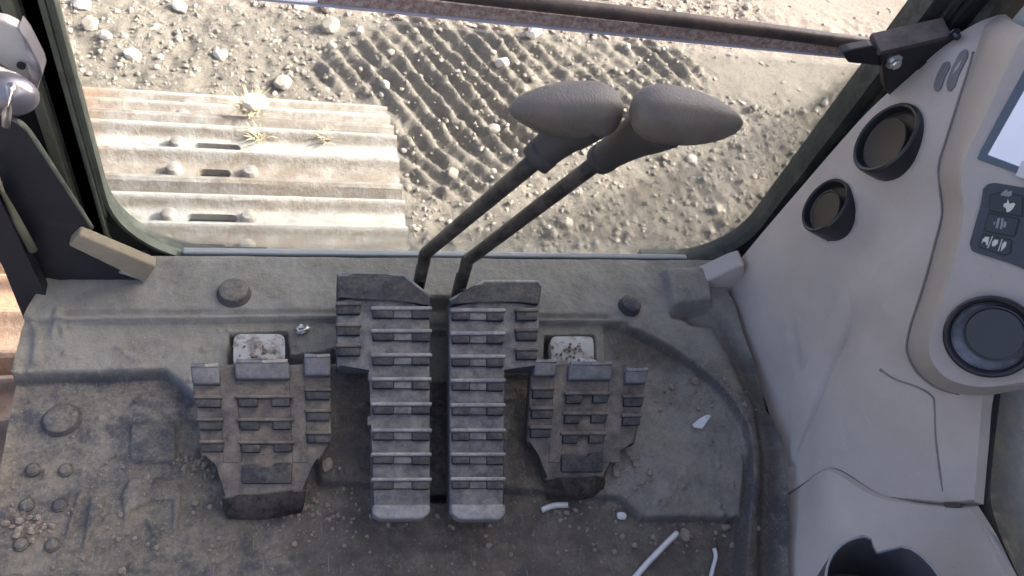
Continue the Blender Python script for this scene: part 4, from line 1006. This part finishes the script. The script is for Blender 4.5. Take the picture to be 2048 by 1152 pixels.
# ================================================================== litter on the mat
def on_mat(u, v, lift=0.0):
    p = at(u, v, z=.0)
    for _ in range(4): p = at(u, v, z=mat_z(p.x, p.y) + lift)
    return p
def litter_strip(name, uvs, wpx, th, mat, label, cat, curl=0.0):
    pts = smooth_path([on_mat(u, v, .003 + curl * i) for i, (u, v) in enumerate(uvs)], 6); w_ = wpx * .9 / FPX / 2; bm = bmesh.new(); rows = []
    for i, p in enumerate(pts):
        d = (pts[min(i + 1, len(pts) - 1)] - pts[max(0, i - 1)]).normalized(); s = d.cross(Vector((0, 0, 1))).normalized()
        rows.append([bm.verts.new(p + s * (w_ * a) + Vector((0, 0, th * b))) for a, b in ((-1, 0), (-.5, .9), (.5, .9), (1, 0), (.5, -.4), (-.5, -.4))])
    for a, b in zip(rows, rows[1:]):
        for k in range(6): bm.faces.new((a[k], a[(k + 1) % 6], b[(k + 1) % 6], b[k]))
    bm.faces.new(rows[0][::-1]); bm.faces.new(rows[-1])
    return tag(obj(name, bm, mat, smooth=True), label, cat)
litter_strip('straw_piece', [(1083, 1020), (1108, 1011), (1134, 1010)], 13, .005, 'paper', 'short curved white straw piece in front of the right footrest', 'straw')
litter_strip('white_stick', [(1262, 1165), (1290, 1132), (1322, 1098), (1354, 1066)], 13, .004, 'paper', 'long straight white stick near the console, tip on a dirt lump', 'stick', .001)
litter_strip('white_strip', [(1420, 1160), (1426, 1135), (1431, 1115), (1428, 1098)], 9, .004, 'paper', 'thin bent white strip beside the console edge', 'strip')
def lump(name, u, v, px, mat, label, cat, seed, squash=.6, sub=2):
    p = on_mat(u, v); r = px * (Vector(C0) - p).length / FPX / 2; o = obj(name, rock(r, squash, seed, sub), mat); p = on_mat(u, v, r * .3); o.location = p; o.rotation_euler = (0, 0, seed); return tag(o, label, cat)
lump('pebble', 1243, 1031, 24, 'paper', 'bright white pebble between the straw piece and the floor plate', 'pebble', 3)
lump('dirt_lump', 1370, 1070, 28, 'crumb', 'grey dirt lump at the tip of the long white stick', 'dirt lump', 8)
lump('pebble', 1391, 762, 25, 'greystone', 'pale brown pebble on the floor plate right of the right footrest', 'pebble', 12)
lump('pebble', 655, 930, 30, 'greystone', 'grey pebble against the lower right edge of the left footrest', 'pebble', 14)
lump('dirt_lump', 1133, 1026, 14, 'crumb', 'small brown crumb touching the short straw piece', 'dirt lump', 15)
lump('dirt_lump', 1452, 1055, 20, 'crumb', 'reddish brown crumb below the floor plate corner', 'dirt lump', 16)
lump('dirt_lump', 1232, 945, 20, 'crumb', 'dirt crumb at the lower right corner of the right footrest', 'dirt lump', 17)
p = [on_mat(u, v, .004) for u, v in ((1384, 850), (1394, 842), (1404, 838), (1416, 830), (1419, 836), (1408, 850), (1404, 858), (1386, 858))]
for k, q in enumerate(p): q.z += .004 * (k % 3)
bm = bmesh.new(); vs = [bm.verts.new(q) for q in p]; bm.faces.new(vs); bmesh.ops.triangulate(bm, faces=bm.faces[:]); bmesh.ops.solidify(bm, geom=bm.faces[:], thickness=.001)
tag(obj('paper_scrap', bm, 'paper'), 'torn white paper scrap on the floor plate beside the console', 'paper scrap')
p = on_mat(604, 660, .004); bm = rock(.009, .7, 41, 3)
rr = random.Random(4)
for v in bm.verts: v.co *= rr.uniform(.8, 1.25)
o = obj('crumpled_foil', bm, 'steel'); o.location = p; tag(o, 'small crumpled silvery scrap on the ledge right of the left metal tab', 'foil scrap')
# fine dirt crumbs: uncountable
r = np.random.default_rng(12); Vs = []; Fs = []; k = 0
spots = [(600, 1010, 60, 120), (390, 930, 25, 50), (1230, 940, 40, 60), (60, 1050, 30, 60), (1390, 800, 60, 40), (1180, 1010, 90, 60), (515, 700, 40, 22), (1145, 700, 30, 26), (300, 1080, 200, 120), (1350, 1060, 60, 50), (900, 1060, 200, 90)]
for (u, v, sp, n) in spots:
    for _ in range(n):
        uu = u + r.normal(0, sp); vv = v + r.normal(0, sp * .45)
        if v < 720: uu = u + r.normal(0, 18); vv = v + r.normal(0, 9); p = at(uu, vv, z=.037)
        else: p = on_mat(uu, vv)
        s = r.uniform(.0008, .0028) if r.random() < .9 else r.uniform(.003, .0045)
        q = IV * s * (1 + r.uniform(-.3, .3, (len(IV), 1))) + np.array(p) + np.array([0, 0, s * .4]); Vs.append(q); Fs.append(IF + k * len(IV)); k += 1
me = bpy.data.meshes.new('dirt_crumbs'); me.from_pydata(np.concatenate(Vs).tolist(), [], np.concatenate(Fs).tolist()); o = link('dirt_crumbs', me, 'crumb'); o['kind'] = 'stuff'
o['label'] = 'fine dirt crumbs scattered over the rubber mat'; o['category'] = 'dirt'
